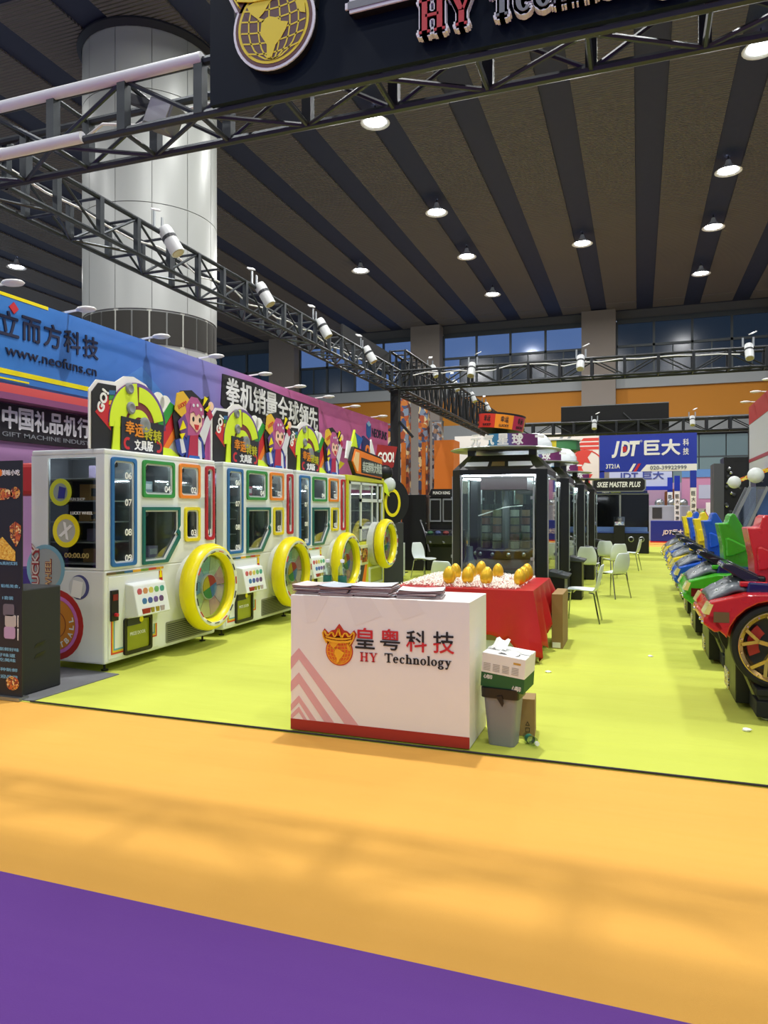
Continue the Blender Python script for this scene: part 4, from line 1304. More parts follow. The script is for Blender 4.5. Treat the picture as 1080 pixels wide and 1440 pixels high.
MB().box(-.1, 1.2, 0, .5, 1.75, 2.12).build('canopy', M('stall_red', 'b02020', .5), rd, bevel=.05)
for x in (0, 1.1):
    MB().box(x - .03, x + .03, .2, .26, 0, 1.8).build('post', GREY, rd)
MB().box(0, 1.15, .1, .4, 0, .9).build('counter', M('stall_violet', '3a2a80', .5), rd)

# ------------------------------------------------------------------ neighbouring booth on that side: gradient fascia
fa = thing('fascia_board', 'long booth fascia fading from blue to pink with bold lettering', 'sign', (-7.0, 4.2, 0), R(90))
# local x runs along the hall, front faces the aisle
GM = RAMP('fascia_gradient', [(0, '4a9ad8'), (.12, '2f7cc9'), (.3, '3f72c4'), (.42, '8a80c4'), (.5, 'c07ab8'), (.62, 'd06aa8'), (1, 'cf5f9c')], 0, 0, 15.9)
MB().box(0, 15.9, 0, .15, 3.1, 4.13).build('board', GM, fa)
MB().box(6.6, 15.9, .06, .16, 2.0, 3.12).build('lower_wall', M('pink_wall', 'cf6aa6', .5), fa)
MB().box(0, 4.1, -.006, 0, 3.18, 3.24).build('yellow_stripe', YEL, fa)
MB().box(0, 2.6, -.006, 0, 3.115, 3.135).build('yellow_stripe', YEL, fa)
MB().box(0, 2.9, -.006, 0, 4.09, 4.13).build('yellow_stripe', YEL, fa)
for i, (a, wd) in enumerate(((4.7, 2.0), (8.4, 1.4))):
    MB().prism([(a - wd / 2, 3.1), (a, 3.72), (a + wd / 2, 3.1)], -.004, 0).build('facet_print', M('facet_blue_%d' % i, ('4a82cc', 'b884c4')[i], .5), fa)
NAV = M('letter_navy', '1d2240', .5)
for i, ch in enumerate('立而方科技'):
    text(ch, 2.3 + .335 * i, -.008, 3.78, .29, .3, NAV, fa, .012, .02)
text('匣', 1.98, -.008, 3.78, .29, .3, NAV, fa, .012, .02)
MB().prism([(2.3, 3.98), (2.37, 4.05), (2.44, 3.98), (2.37, 3.91)], -.012, 0).build('red_mark', PRED, fa)
text('www.neofuns.cn', 3.0, -.008, 3.47, 1.5, .13, NAV, fa, .01, .005)
MB().prism([(6.85, 3.45), (6.9, 4.0), (7.9, 4.02), (9.3, 3.95), (10.95, 3.93), (11.0, 3.25), (10.6, 3.14), (8.9, 3.22), (7.2, 3.28)], -.02, 0).build('slogan_plate', PBLACK, fa)
for i, ch in enumerate('拳机销量全球领先'):
    text(ch, 7.22 + .49 * i, -.03, 3.72 - .012 * i, .47, .5, PWHITE, fa, .014, .02)
text('BEST SELLING IN THE WORLD', 9.0, -.024, 3.33, 3.0, .1, M('slogan_grey', '5a5a62', .5), fa, .006, .01)
cbx = MB().prism([(14.1, 3.6), (14.1, 3.92), (14.27, 4.0), (14.44, 3.92), (14.44, 3.6), (14.27, 3.52)], -.012, 0).build('cube_mark', BLUE, fa)
MB().prism([(14.1, 3.92), (14.27, 4.0), (14.44, 3.92), (14.27, 3.84)], -.016, -.012).build('cube_top', M('cube_sky', '9ac4ea', .5), cbx)
text('NEOFUNS', 15.15, -.008, 3.72, 1.25, .24, NAV, fa, .01, .015)
MB().prism([(11.5, 2.9), (12.7, 2.75), (12.2, 2.5), (11.6, 2.6)], .05, .062).build('yellow_print', YEL, fa)
MB().box(11.4, 14.5, .05, .062, 2.1, 2.3).build('white_band', PWHITE, fa)
MB().box(3.95, 4.05, .0, .12, 0, 3.1).build('support', GREY, fa)
MB().box(15.6, 15.75, .0, .12, 0, 3.1).build('support', GREY, fa)
def arm_lamp():
    t = thing('arm_lamp', 'white arm lamp on the top edge of the blue to pink fascia', 'lamp', group='arm lamps along the fascia')
    MB().bar((-.1, 0, .02), (.2, 0, .04), .025).build('arm', PWHITE, t)
    MB().sphere((.28, 0, .035), .15, .1, .035, 12, 6).build('lamp_head', PWHITE, t, smooth=180)
    MB().box(-.12, -.06, -.03, .03, -.005, .03).build('clamp', STEEL, t)
    return t
al = arm_lamp()
for i, y in enumerate((6.3, 7.45, 9.0, 10.48, 12.17, 13.66, 15.16, 16.79, 18.85)):
    o = al if i == 0 else copy_tree(al)
    o.location = (-7.0, y, 4.135)
# inner wall of that booth with the white-on-black sign
iw = thing('booth_wall', 'mauve inner booth wall with red band and white lettered black sign', 'booth wall', (-9.0, 5.0, 0), R(90))
MB().box(0, 7.0, 0, .15, 0, 3.35).build('panel', M('mauve_wall', 'b184b2', .6, noise=.05, nscale=1), iw)
MB().box(0, 7.0, -.01, 0, 3.3, 3.75).build('red_band', M('salmon_band', 'c8504a', .5), iw)
MB().box(0, 7.0, -.3, 0, 3.2, 3.3).build('ledge', M('ledge_mauve', '8a4a72', .5), iw)
MB().box(1.0, 6.4, -.06, -.0, 2.62, 3.18).build('sign_plate', PBLACK, iw)
for i, ch in enumerate('中国礼品机行业'):
    text(ch, 3.32 + .305 * i, -.066, 2.97, .28, .34, PWHITE, iw, .012, .03)
text('CHINA GIFT MACHINE INDUSTRY', 3.9, -.064, 2.72, 2.6, .07, GREY, iw, .006, .005)

# ------------------------------------------------------------------ glass claw cabinets
def octo(h, c, cy=.64):
    return [(-h + c, cy - h), (h - c, cy - h), (h, cy - h + c), (h, cy + h - c), (h - c, cy + h), (-h + c, cy + h), (-h, cy + h - c), (-h, cy - h + c)]
SIL = M('silver_trim', 'b4bab8', .3, .7)
def make_claw():
    t = thing('claw_cabinet', 'x', 'arcade machine', group='glass claw cabinets in a row')
    h, c = .64, .13
    MB().prism(octo(h, c), .05, .5, 'xy').build('base', MBLACK, t, bevel=.01)
    MB().prism(octo(h - .08, c), .006, .05, 'xy').build('plinth', BLACK, t)
    for sx in (-1, 1):
        for sy in (-1, 1):
            P = [(sx * h, .64 + sy * (h - c)), (sx * (h - c), .64 + sy * h), (sx * (h - c - .02), .64 + sy * (h - .03)), (sx * (h - c + .0), .64 + sy * (h - c - .0)), (sx * (h - .03), .64 + sy * (h - c - .02))]
            p = MB().prism(P, .5, 2.05, 'xy').build('corner_post', BLACK, t)
            if sy < 0:
                MB().bar((sx * (h + .002), .64 - h + c + .004, .52), (sx * (h + .002), .64 - h + c + .004, 2.04), .01, .012).build('edge_trim', SIL, p)
                if sx > 0:
                    for k in range(20):
                        z = .55 + k * .074
                        MB().box(h - .001, h + .004, .64 - h + c + .03, .64 - h + c + .06, z, z + .04).build('edge_mark', SIL, p)
    for rot in range(4):
        a = R(90) * rot
        pr = thing_part('glass_side', t, (0, .64, 0))
        pr.rotation_euler = (0, 0, a)
        y = -.64
        MB().ring(rrect(-.49, .49, .52, 2.03, .02), rrect(-.47, .47, .545, 2.005, .015), y - .012, y + .01).build('trim', SIL, pr)
        MB().box(-.475, .475, y - .003, y + .003, .54, 2.01).build('pane', GLASS('claw_pane', 'e6eeea', .05), pr)
        MB().box(.44, .49, y - .03, y - .01, 1.72, 1.76).build('hinge', STEEL, pr)
        MB().box(.44, .49, y - .03, y - .01, .92, .96).build('hinge', STEEL, pr)
    MB().prism(octo(h, c), 2.05, 2.12, 'xy').build('top_rail', BLACK, t)
    A, B = octo(h, c), octo(h * .72, c * .72)
    mb = MB()
    mb.v = [(x, y, 2.12) for x, y in A] + [(x, y, 2.32) for x, y in B]
    mb.f = [(i, (i + 1) % 8, (i + 1) % 8 + 8, i + 8) for i in range(8)] + [tuple(range(15, 7, -1))]
    mb.build('roof', BLACK, t)
    sl = math.atan2(.2, h * .28)
    for x0, x1, m in ((-.46, -.14, M('strip_lamp_white', 'dfe6ea', .3)), (.14, .46, M('strip_lamp_white', 'dfe6ea')), (-.09, .09, M('plate_bronze', '8a7a50', .4, .5))):
        pts = []
        for x, f in ((x0, .22), (x1, .22), (x1 * .93, .52), (x0 * .93, .52)):
            pts.append((x, .64 - h * (1 - .28 * f), 2.12 + .2 * f))
        mb = MB()
        n = Vector((0, -math.sin(sl), math.cos(sl))) * .006
        mb.add(pts + [tuple(Vector(p) + n) for p in pts], [(0, 1, 2, 3), (7, 6, 5, 4), (0, 1, 5, 4), (1, 2, 6, 5), (2, 3, 7, 6), (3, 0, 4, 7)])
        mb.build('roof_strip', m, t)
    for sx in (-.42, .42):
        MB().box(sx - .05, sx + .05, .3, .4, 2.28, 2.4).build('bracket', BLACK, t)
    cn = MB().lathe([(0, 2.4), (.74, 2.4), (.78, 2.415), (.74, 2.43), (0, 2.43)], 40, (0, .64, 0)).build('canopy', SIL, t, smooth=40)
    for i, ch in enumerate('元气星球'):
        a = R(-113 + 15 * i)
        text(ch, .73 * math.cos(a), .64 + .73 * math.sin(a), 2.51, .15, .15, PWHITE, cn, .02, .04, face=a + R(90), name='letter')
    for i in range(3):
        a = R(-46 + 4 * i)
        MB().box(-.02, .02, -.01, .01, 2.54, 2.57).build('letter', PWHITE, cn, (.72 * math.cos(a), .64 + .72 * math.sin(a), 0))
    MB().lathe([(.6, 2.43), (.6, 2.6), (.58, 2.6), (.58, 2.43)], 28, (0, .64, 0), a0=R(258), a1=R(325)).build('sign_band', RAMP('sign_band_print', [(0, '30343c'), (.35, '3f7a80'), (.55, '2f7ab0'), (.7, '7a2a68'), (1, '5a1f50')], 0, -.6, .6), cn, smooth=40)
    # inside: turntable with prize columns, hoist block
    MB().lathe([(0, .5), (.46, .5), (.4, .72), (.4, .9), (0, .9)], 32, (0, .64, 0)).build('turntable_base', M('grey_bin', '6e6a6c', .4), t, smooth=40)
    dr = MB().lathe([(0, .9), (.4, .9), (.42, .92), (.42, 1.02), (.4, 1.04), (0, 1.04)], 32, (0, .64, 0)).build('turntable', BLACK, t, smooth=40)
    for k in range(12):
        a = R(k * 30 + 15)
        MB().sphere((.42 * math.cos(a), .64 + .42 * math.sin(a), .97), .03, n=8, m=6).build('stud', STEEL, dr)
    TAN = [M('column_tan', '9a7a5a', .5), M('column_olive', '8a8458', .5), M('column_pale', 'b9b8ae', .4), M('column_rust', '8a5a48', .5)]
    for k in range(7):
        a = R(k * 51)
        x, y = .28 * math.cos(a), .64 + .28 * math.sin(a)
        pc = MB().cyl((x, y, 1.04), (x, y, 1.66), .075, n=12).build('prize_tube', GLASS('tube_plastic', 'd8e0da', .1), t)
        for j in range(5):
            MB().cyl((x, y, 1.05 + .11 * j), (x, y, 1.14 + .11 * j), .06, n=10).build('capsule', TAN[(k + j) % 4], pc)
    MB().cyl((0, .64, 1.04), (0, .64, 1.85), .05, n=12).build('spindle', STEEL, t)
    MB().ring(octo(.56, .1), octo(.52, .09), 2.02, 2.045, 'xy').build('fill_light_strip', M('claw_fill_glow', 'eaf4ff', .5, emit=30), t)  # added glowing ring that lightens the cabinet interior
    MB().box(-.3, .34, .36, .92, 1.86, 2.05).build('hoist_block', M('hoist_maroon', '33191c', .5), t)
    MB().bar((-.32, .3, 1.5), (.05, .36, 1.62), .015).bar((.05, .36, 1.62), (.28, .36, 1.64), .012).build('grab_arm', PWHITE, t)
    MB().lathe([(0, .5), (.07, .5), (.09, .55), (.09, .85), (.05, .95), (.045, 1.08), (0, 1.08)], 14, (-.42, .2, 0)).build('bottle_reflection', M('reflection_grey', '7c8a8a', .3), t, smooth=50)  # solid shape standing in for a bottle's reflection in the glass
    k = thing_part('console', t, (.64, .34, 0))
    MB().box(0, .2, 0, .42, .006, .7).build('console_body', BLACK, k, bevel=.01)
    MB().prism([(-.02, .68), (.24, .66), (.26, .7), (.0, .76)], -.02, .44).build('tray', DGREY, k, bevel=.01)
    for q in range(3):
        MB().cyl((.12, .08 + .12 * q, .70), (.12, .08 + .12 * q, .742), .03, n=10).build('button', STEEL, k)
    return t
cl0 = make_claw()
CYS = [9.5, 12.6, 16.3, 20.2]
CLB = ['black glass claw cabinet right behind the red egg table', 'black glass claw cabinet behind the one at the egg table', 'black glass claw cabinet, third in the row from the egg table', 'last black glass claw cabinet in the row, toward the blue booth']
CLW = []
for i, y in enumerate(CYS):
    o = cl0 if i == 0 else copy_tree(cl0)
    o.location = (-1.77, y, 0)
    o['label'] = CLB[i]
    CLW.append(o)
for k, x, y, z, r in ((0, .39, .8, 2.43, .24), (1, .47, .7, 2.43, .26)):
    d = thing_part('dome', CLW[k], (x, y, z))
    MB().lathe([(r, 0), (r * .97, r * .35), (r * .8, r * .65), (r * .5, r * .9), (0, r)], 20).build('shell', M('dome_white', 'dfe6e6', .2), d, smooth=60)
    MB().lathe([(r * 1.08, 0), (r * 1.08, .02), (r * .95, .02)], 20).build('rim', SIL, d)
dg_ = thing('drum_sign', 'green and yellow ring sign above the second claw cabinet', 'sign', (-1.42, 14.35, 0))
MB().lathe([(.36, 2.72), (.34, 2.9), (.33, 2.9), (.33, 2.72)], 28).build('band', RAMP('green_yellow_band', [(0, 'c8b81e'), (.4, '3a7a46'), (1, '2a5a3a')], 0, -.3, .3, 'CONSTANT'), dg_, smooth=40)
MB().lathe([(.36, 2.9), (.37, 2.92), (.33, 2.93), (.3, 2.9)], 28).build('rim', PWHITE, dg_, smooth=40)
MB().lathe([(.1, 0.006), (.1, 2.6), (.34, 2.72), (0, 2.72)], 16).build('pedestal', BLACK, dg_, smooth=40)
dr_ = thing('drum_sign', 'round red and orange drum sign on a black neck above the claw cabinets', 'sign', (-3.12, 15.0, .045))
dr_.rotation_euler = (0, R(7), 0)
for i, c in enumerate(('c83020', 'e88a1c', 'b02848', 'd8b030', '3a8a50', '2a60a0', '8a3a90', 'c83020')):
    b = MB().lathe([(.47, 3.22), (.49, 3.5), (.47, 3.5), (.45, 3.22)], 6, a0=R(-140 + 45 * i), a1=R(-95 + 45 * i), close=True).build('drum_panel', M('drum_%d' % i, c, .4), dr_, smooth=40)
    a = R(-117 + 45 * i)
    text('幸运', .482 * math.cos(a), .482 * math.sin(a), 3.41, .16, .12, PBLACK, b, .01, .02, face=a + R(90))
    text('LUCKY', .475 * math.cos(a), .475 * math.sin(a), 3.28, .2, .05, PBLACK, b, .01, .02, face=a + R(90))
MB().lathe([(0, 3.5), (.49, 3.5), (.49, 3.54), (0, 3.54)], 28).build('lid', BLACK, dr_, smooth=40)
MB().lathe([(.46, 3.22), (.2, 3.1), (.16, 3.0), (.3, 2.75), (.3, .0), (0, 0)], 24).build('neck', BLACK, dr_, smooth=40)

# ------------------------------------------------------------------ white shell chairs
CWH = M('chair_white', 'dfe8e6', .35)
def make_chair():
    t = thing('white_chair', 'x', 'chair', group='white plastic shell chairs')
    prof = [(-.23, .435, .33), (-.2, .452, .38), (-.05, .455, .42), (.1, .442, .42), (.17, .445, .40)]
    pb = [(.165, .444, .38), (.2, .47, .37), (.225, .53, .39), (.245, .62, .42), (.265, .72, .36), (.285, .82, .28)]
    def surf(pr, dip):
        n = len(pr) - 1
        def fn(u, v):
            k = min(n - 1, int(v * n))
            f = v * n - k
            a, b = pr[k], pr[k + 1]
            y, z, wd = [a[i] + (b[i] - a[i]) * f for i in range(3)]
            s = 2 * u - 1
            return (s * wd / 2, y - (dip * s * s if dip else 0), z + (.02 * s * s if not dip else 0))
        return MB().grid(fn, 8, n)
    surf(prof, 0).build('seat', CWH, t, smooth=60, solid=.012, sub=1)
    surf(pb, .035).build('backrest', CWH, t, smooth=60, solid=.012, sub=1)
    for sx in (-1, 1):
        MB().path([(sx * .15, -.14, .437), (sx * .17, -.19, .43), (sx * .19, -.22, .006)], .011, 8).build('leg', CHROME, t)
        MB().path([(sx * .15, .1, .43), (sx * .17, .16, .42), (sx * .2, .24, .006)], .011, 8).build('leg', CHROME, t)
    MB().bar((-.16, -.12, .432), (.16, -.12, .432), .015).bar((-.16, .1, .425), (.16, .1, .425), .015).build('underframe', CHROME, t)
    return t
ch0 = make_chair()
chairs = [(-.74, 10.5, -92, 'white shell chair turned side-on at the corner of the red table aisle'), (-.44, 13.5, -130, 'white shell chair with its back to the ride cars, beside the second claw cabinet'),
          (-.97, 15.5, 172, 'white shell chair with its backrest toward the red table, before the third claw cabinet'), (-.72, 18.4, 170, 'white shell chair farther along the claw cabinets, partly behind another chair'),
          (-.52, 17.0, -150, 'white shell chair overlapping another in the middle of the claw cabinet row'), (-.2, 19.6, -100, 'white shell chair standing farthest out in the yellow aisle, facing the claw cabinets'),
          (-4.62, 15.8, 60, 'white shell chair beside the gift table behind the yellow machine'), (-2.72, 10.65, 165, 'white shell chair tucked behind the red egg table')]
for i, (x, y, rz, lb) in enumerate(chairs):
    o = ch0 if i == 0 else copy_tree(ch0)
    o.location = (x, y, 0)
    o.rotation_euler = (0, 0, R(rz))
    o['label'] = lb

# ------------------------------------------------------------------ ride cars
def make_car(name, hexc, label, loc):
    t = thing('ride_car', label, 'ride car', loc, R(.4), 'ride cars along the aisle')
    BC = M('car_' + name, hexc, .28, coat=.3)
    NAVY = M('car_navy', '12205e', .2, coat=.5)
    HG = M('hood_grey', '5f676c', .3, noise=.15, nscale=14, bump=.4)
    # base
    MB().box(.38, 1.75, -.55, .55, .03, .15).box(.40, 1.75, -.53, .53, .15, .19).box(.38, 1.75, -.55, .55, .19, .24).box(.42, 1.75, -.45, .45, .24, .34).build('base', MBLACK, t, bevel=.008)
    MB().box(.28, .42, -.2, .5, .04, .5).build('front_block', BLACK, t, bevel=.006)
    for y in (-.42, .1):
        MB().bar((.43, y, .06), (.29, y + .34, .44), .02, .03).build('edge_strip', M('strip_olive', '7a7c4a', .5), t)
    MB().box(.272, .28, .2, .48, .05, .2).build('warning_label', PRINT('warning_print', ['d8c020', '202020', 'e0e0d8'], 40), t)
    MB().box(.55, .68, -.556, -.55, .09, .13).build('rating_plate', PWHITE, t)
    for x in (.46, 1.6):
        for y in (-.48, .48):
            MB().cyl((x, y, .005), (x, y, .016), .04, n=12).cyl((x, y, .016), (x, y, .04), .014, n=8).build('foot', STEEL, t)
    # body shells on both sides of the wheel, arch cut
    arch = [(.53 + .35 * math.cos(R(a)), .55 + .35 * math.sin(R(a))) for a in range(172, 7, -15)]
    prof = [(.03, .80), (.08, .87), (.33, .94), (.9, .96), (1.4, .94), (1.7, .8), (1.7, .55), (.95, .52)] + arch[::-1] + [(.17, .62), (.08, .70), (.05, .72)]
    for y0, y1 in ((-.5, -.28), (.28, .5)):
        MB().prism(prof, y0, y1).build('fender', BC, t, bevel=.012)
    MB().prism([(.03, .74), (.07, .86), (.34, .93), (1.7, .93), (1.7, .34), (.45, .34), (.2, .6)], -.29, .29).build('body', BC, t, bevel=.01)
    MB().prism([(.02, .70), (.02, .75), (.07, .78), (.12, .76), (.17, .66), (.1, .64)], -.5, .5).build('bumper', BC, t, bevel=.012)
    for y in (-.5, -.3, .3):
        MB().sphere((.018, y + .03, .715), .016, n=8, m=6).build('bolt', CHROME, t, smooth=180)
    def hood(u, v):
        x = .08 + .26 * u
        s = 2 * v - 1
        return (x, s * (.33 - .03 * u), .868 + .15 * math.sin(u * PI * .55) ** .8 * (1 - .35 * s ** 4) - .02 * abs(s) + .014 * math.sin(8 * u + 5 * s) * math.sin(6 * s))
    MB().grid(hood, 14, 12).build('hood', HG, t, smooth=60, solid=.03)
    for u, v in ((.25, .2), (.45, .35), (.65, .2), (.8, .45), (.3, .6), (.6, .7), (.85, .15)):
        p = hood(u, v)
        MB().sphere((p[0], p[1], p[2] + .016), .011, n=8, m=6).build('rivet', CHROME, t, smooth=180)
    MB().prism([(.34, .93), (.36, 1.02), (.78, 1.0), (.8, .93)], -.32, .32).build('bonnet', NAVY, t, bevel=.015)
    for s in (-1, 1):
        MB().prism([(.018, .782), (.058, .86), (.09, .855), (.06, .775)], s * .40 - .102, s * .40 + .102).build('headlight', M('headlight_yellow', 'e8dc8a', .15, coat=.5), t)
        MB().box(.09, .2, s * .503 - .004, s * .503 + .004, .72, .80).build('side_lamp', M('side_lamp_' + name, {'green': '5a1a1a', 'blue': '4a545c'}.get(name, '6e5a34'), .15), t)
    MB().prism([(.18, 1.12), (.2, 1.155), (.26, 1.15), (.46, 1.05), (.47, .98), (.38, .99)], -.2, .2).build('dash_screen', M('screen_dark', '20242c', .2, coat=.4), t, bevel=.01)
    MB().bar((.26, 0, 1.158), (.46, 0, 1.057), .36, .006).build('screen_glass', M('screen_face', '5a646e', .1), t)
    MB().box(.28, .34, -.06, .06, .98, 1.07).build('screen_bracket', BLACK, t)
    # seat shell
    sx = .37
    pts = [(0, 1.44), (.076, 1.445), (.092, 1.52), (.115, 1.545), (.135, 1.54), (.215, 1.38), (.297, 1.22), (.308, 1.15), (.285, .96), (.06, .96), (.045, 1.1), (.04, 1.2)]
    k = 1.15
    MB().prism([(sx + x * k, z) for x, z in pts], -.18, .18).build('seat', BC, t, bevel=.03)
    for s in (-1, 1):
        MB().prism([(sx + .065, 1.29), (sx + .1, 1.295), (sx + .28, 1.2), (sx + .29, 1.18), (sx + .13, 1.11), (sx + .075, 1.10)], s * .18 - .028, s * .18 + .028).build('seat_wing', BC, t, bevel=.015)
    MB().box(.3, .5, -.3, -.25, .98, 1.02).box(.3, .5, .25, .3, .98, 1.02).build('armrest', BC, t, bevel=.01)
    MB().box(.42, .5, -.2, .2, 1.0, 1.06).build('cushion', BLACK, t, bevel=.02)
    # wheels
    def wheel_(s):
        wv = thing_part('wheel', t, (.53, s * .44, .55))
        if s > 0:
            wv.rotation_euler = (0, 0, PI)
        MB().lathe([(.265, -.06), (.285, -.075), (.315, -.06), (.32, .0), (.315, .06), (.265, .08)], 40, axis='y').build('tyre', M('tyre_rubber', '141415', .75), wv, smooth=40)
        MB().lathe([(.235, -.045), (.262, -.065), (.272, -.062), (.266, -.02), (.24, .07), (.2, .07), (.23, -.01)], 40, axis='y').build('rim', M('rim_gold', 'c8a468', .25, .8), wv, smooth=30)
        MB().prism(circ(0, 0, .24, 32), .05, .06).build('brake_disc', DGREY, wv)
        MB().prism(sector(0, 0, .12, .2, 130, 205, 8), .0, .04).build('caliper', M('caliper_red', 'a52018', .35), wv)
        for i in range(5):
            a = R(72 * i + 20)
            c, s_ = math.cos(a), math.sin(a)
            p0, p1 = (.05 * c, -.03, .05 * s_), (.13 * c, -.04, .13 * s_)
            m_ = MB().bar(p0, p1, .04, .03)
            for d in (-.24, .24):
                m_.bar(p1, (.245 * math.cos(a + d), -.05, .245 * math.sin(a + d)), .02, .025)
            m_.build('spoke', M('spoke_gold', 'bfae5a', .25, .6), wv)
        for i in range(15):
            a = R(24 * i)
            MB().cyl((.25 * math.cos(a), -.07, .25 * math.sin(a)), (.25 * math.cos(a), -.055, .25 * math.sin(a)), .007, n=6).build('rim_bolt', CHROME, wv)
        MB().lathe([(0, -.06), (.03, -.06), (.05, -.045), (.06, -.02), (0, .04)], 16, axis='y').build('hub_cap', M('hub_olive', 'b3a640', .3, .4), wv, smooth=40)
    wheel_(-1)
    wheel_(1)
    return t
cars = [('red', 'c41a1c', 'red ride car with gold rimmed wheel at the head of the row'), ('green', '3fa81f', 'green ride car next to the red one at the head of the row'), ('blue', '1f58c4', 'blue ride car between the first green and first yellow ones'),
        ('yellow', 'e6cf16', 'yellow ride car right behind the first blue one'), ('blue', '1f58c4', 'second blue ride car, deep in the row'), ('yellow', 'e6cf16', 'second yellow ride car, deep in the row'),
        ('green', '3fa81f', 'green ride car set back at the far end of the row'), ('red', 'c41a1c', 'last red ride car, set back behind the far green one')]
for i, (nm, hx, lb) in enumerate(cars):
    make_car(nm, hx, lb, ((.45, .40, .39, .40, .42, .42, .80, .95)[i], 6.56 + 1.72 * i, .004))

# ------------------------------------------------------------------ behind the wheel machines: gift table, arcade cabinets, hanging banners
gt = thing('gift_table', 'white box table heaped with wrapped prizes behind the yellow machine', 'table', (-5.85, 15.4, .004), R(10))
MB().box(0, .75, 0, .8, 0, .78).build('body', M('table_box_white', 'd4dcd6', .4), gt, bevel=.01)
for z in (.1, .45):
    MB().box(.05, .35, -.006, 0, z, z + .28).build('blue_print', PRINT('blue_print_art', ['e6eef2', '2a4a9a', '6a92c8', 'f0f4f4'], 9), gt)
MB().box(.7, .76, -.01, .02, 0, .78).build('check_edge', PRINT('check_print', ['202424', 'd0d4d0'], 14, dist='CHEBYCHEV'), gt)
random.seed(31)
for i, c in enumerate(('e8eef2', '2a48a8', 'e8eef2', '3a58b8', 'd8dee2', '7a2830', 'c8d0e8', '28408a')):
    b = thing('wrapped_prize', 'small wrapped prize heaped on the white gift table', 'prize', (-5.72 + .13 * (i % 4), 15.65 + .16 * (i // 4), .785 + (.0 if i < 8 else .1)), random.uniform(0, 3), 'wrapped prizes on the gift table')
    m = MB().sphere((0, 0, .07), .075, .055, .07, 8, 6)
    random.seed(40 + i)
    m.v = [(x * random.uniform(.8, 1.2), y * random.uniform(.8, 1.2), max(0, z)) for x, y, z in m.v]
    m.build('wrapper', M('wrap_%s' % c, c, .35), b)
    MB().box(-.02, .02, -.01, .01, .12, .17).build('knot', PWHITE, b)
ac = thing('racing_cabinet', 'black twin screen arcade cabinet behind the white chair', 'arcade machine', (-5.75, 17.6, .004), R(8))
MB().box(0, .62, 0, .7, 0, 1.95).build('screen_tower', BLACK, ac, bevel=.01)
MB().box(.62, 1.6, .1, .7, 0, 1.05).build('deck', M('deck_black', '17191d', .3), ac, bevel=.02)
MB().prism([(.1, 1.0), (-.25, .92), (-.2, .7), (.1, .6)], .65, 1.55, 'yz').build('control_deck', M('deck_dark', '22262c', .25), ac, bevel=.01)
for x in (.68, 1.02):
    MB().ring(rrect(x, x + .3, 1.25, 1.85, .02), rrect(x + .03, x + .27, 1.29, 1.81, .02), .28, .34).build('screen_frame', GREY, ac)
    MB().box(x + .03, x + .27, .3, .33, 1.29, 1.81).build('screen', BLACK, ac)
    MB().bar((x - .05, .0, 1.0), (x + .1, -.25, .72), .05, .02).build('side_rail', STEEL, ac)
MB().box(.68, 1.32, .34, .6, 1.05, 1.9).build('screen_back', BLACK, ac)
MB().prism([(.66, 1.95), (.72, 2.1), (1.26, 2.1), (1.32, 1.95), (1.26, 1.9), (.72, 1.9)], .28, .34).build('name_plate', BLACK, ac)
text('PUNCH KING', .99, .275, 2.0, .44, .08, PWHITE, ac, .006, .02)
MB().path([(.62, .05, 1.2), (.48, .0, 1.3), (.62, -.1, .95), (.75, -.2, .5)], .018, 6).build('handle_rail', STEEL, ac)
for i, c in enumerate(('3a6a4a', '4a5a8a', '8a3a3a', '6a6a70')):
    MB().sphere((.75 + .2 * i, -.1, .98), .08, .08, .05, 10, 6).build('toy', M('toy_%d' % i, c, .5), ac)
MB().bar((1.45, .2, 1.1), (1.5, .15, 2.1), .08, .03).build('yellow_stripe', YEL, ac)
art = [['c87a30', 'e8c890', '5a6a9a', '2a3050', 'd8a050', 'a04030', 'f0e0c0'], ['d88030', '4a5a80', 'f0d8a0', '6a3a30', '8a9ab0', 'c05a30'], ['9aa0a8', '5a606a', 'c8ccd0', '3a3f50', 'b08a6a', '6a7080']]
for i, (x0, x1, z0, z1, k, lb) in enumerate(((-7.75, -7.42, .0, 4.3, 0, 'colourful cartoon pillar wrap closest to the black truss post'), (-7.40, -7.02, 0, 5.15, 1, 'tall orange and blue artwork pillar by the truss post'),
                                             (-6.72, -6.42, 0, 5.0, 1, 'tall warm coloured artwork pillar between the orange panels'), (-6.30, -6.0, 0, 4.4, 2, 'grey artwork pillar beside the orange kiosk'))):
    b = thing('artwork_pillar', lb, 'banner', (x0, 22.0 + .15 * i, 0))
    MB().box(0, x1 - x0, 0, .3, 0, z1).build('wrap', PRINT('pillar_art_%d' % i, art[k], 5 + i), b)
    MB().box(-.01, x1 - x0 + .01, -.01, .31, z1, z1 + .05).build('cap', GREY, b)
pk = thing('booth_kiosk', 'plain orange kiosk tower with white fringe behind the claw cabinets', 'kiosk', (-6.0, 21.6, 0))
MB().box(0, .62, 0, .8, 1.75, 3.72).build('orange_tower', M('kiosk_orange', 'd8741c', .5), pk)
MB().box(.1, .55, .1, .7, 0, 1.75).build('stem', BLACK, pk)
MB().box(-.42, -.3, .05, .1, 0, 3.68).build('orange_edge', M('kiosk_orange', 'd8741c'), pk)
MB().box(-1.1, -.95, .05, .1, 0, 3.68).build('orange_edge', M('kiosk_orange', 'd8741c'), pk)
for i in range(6):
    MB().box(-1.2, -1.1, .04, .06, .9 + .5 * i, 1.15 + .5 * i).build('white_card', PWHITE, pk)
wm = thing('vending_unit', 'narrow white vending unit with orange band by the artwork pillars', 'vending machine', (-7.6, 20.5, 0))
MB().box(0, .5, 0, .5, 0, 2.6).build('cabinet', M('vending_white', 'd6dada', .4), wm, bevel=.01)
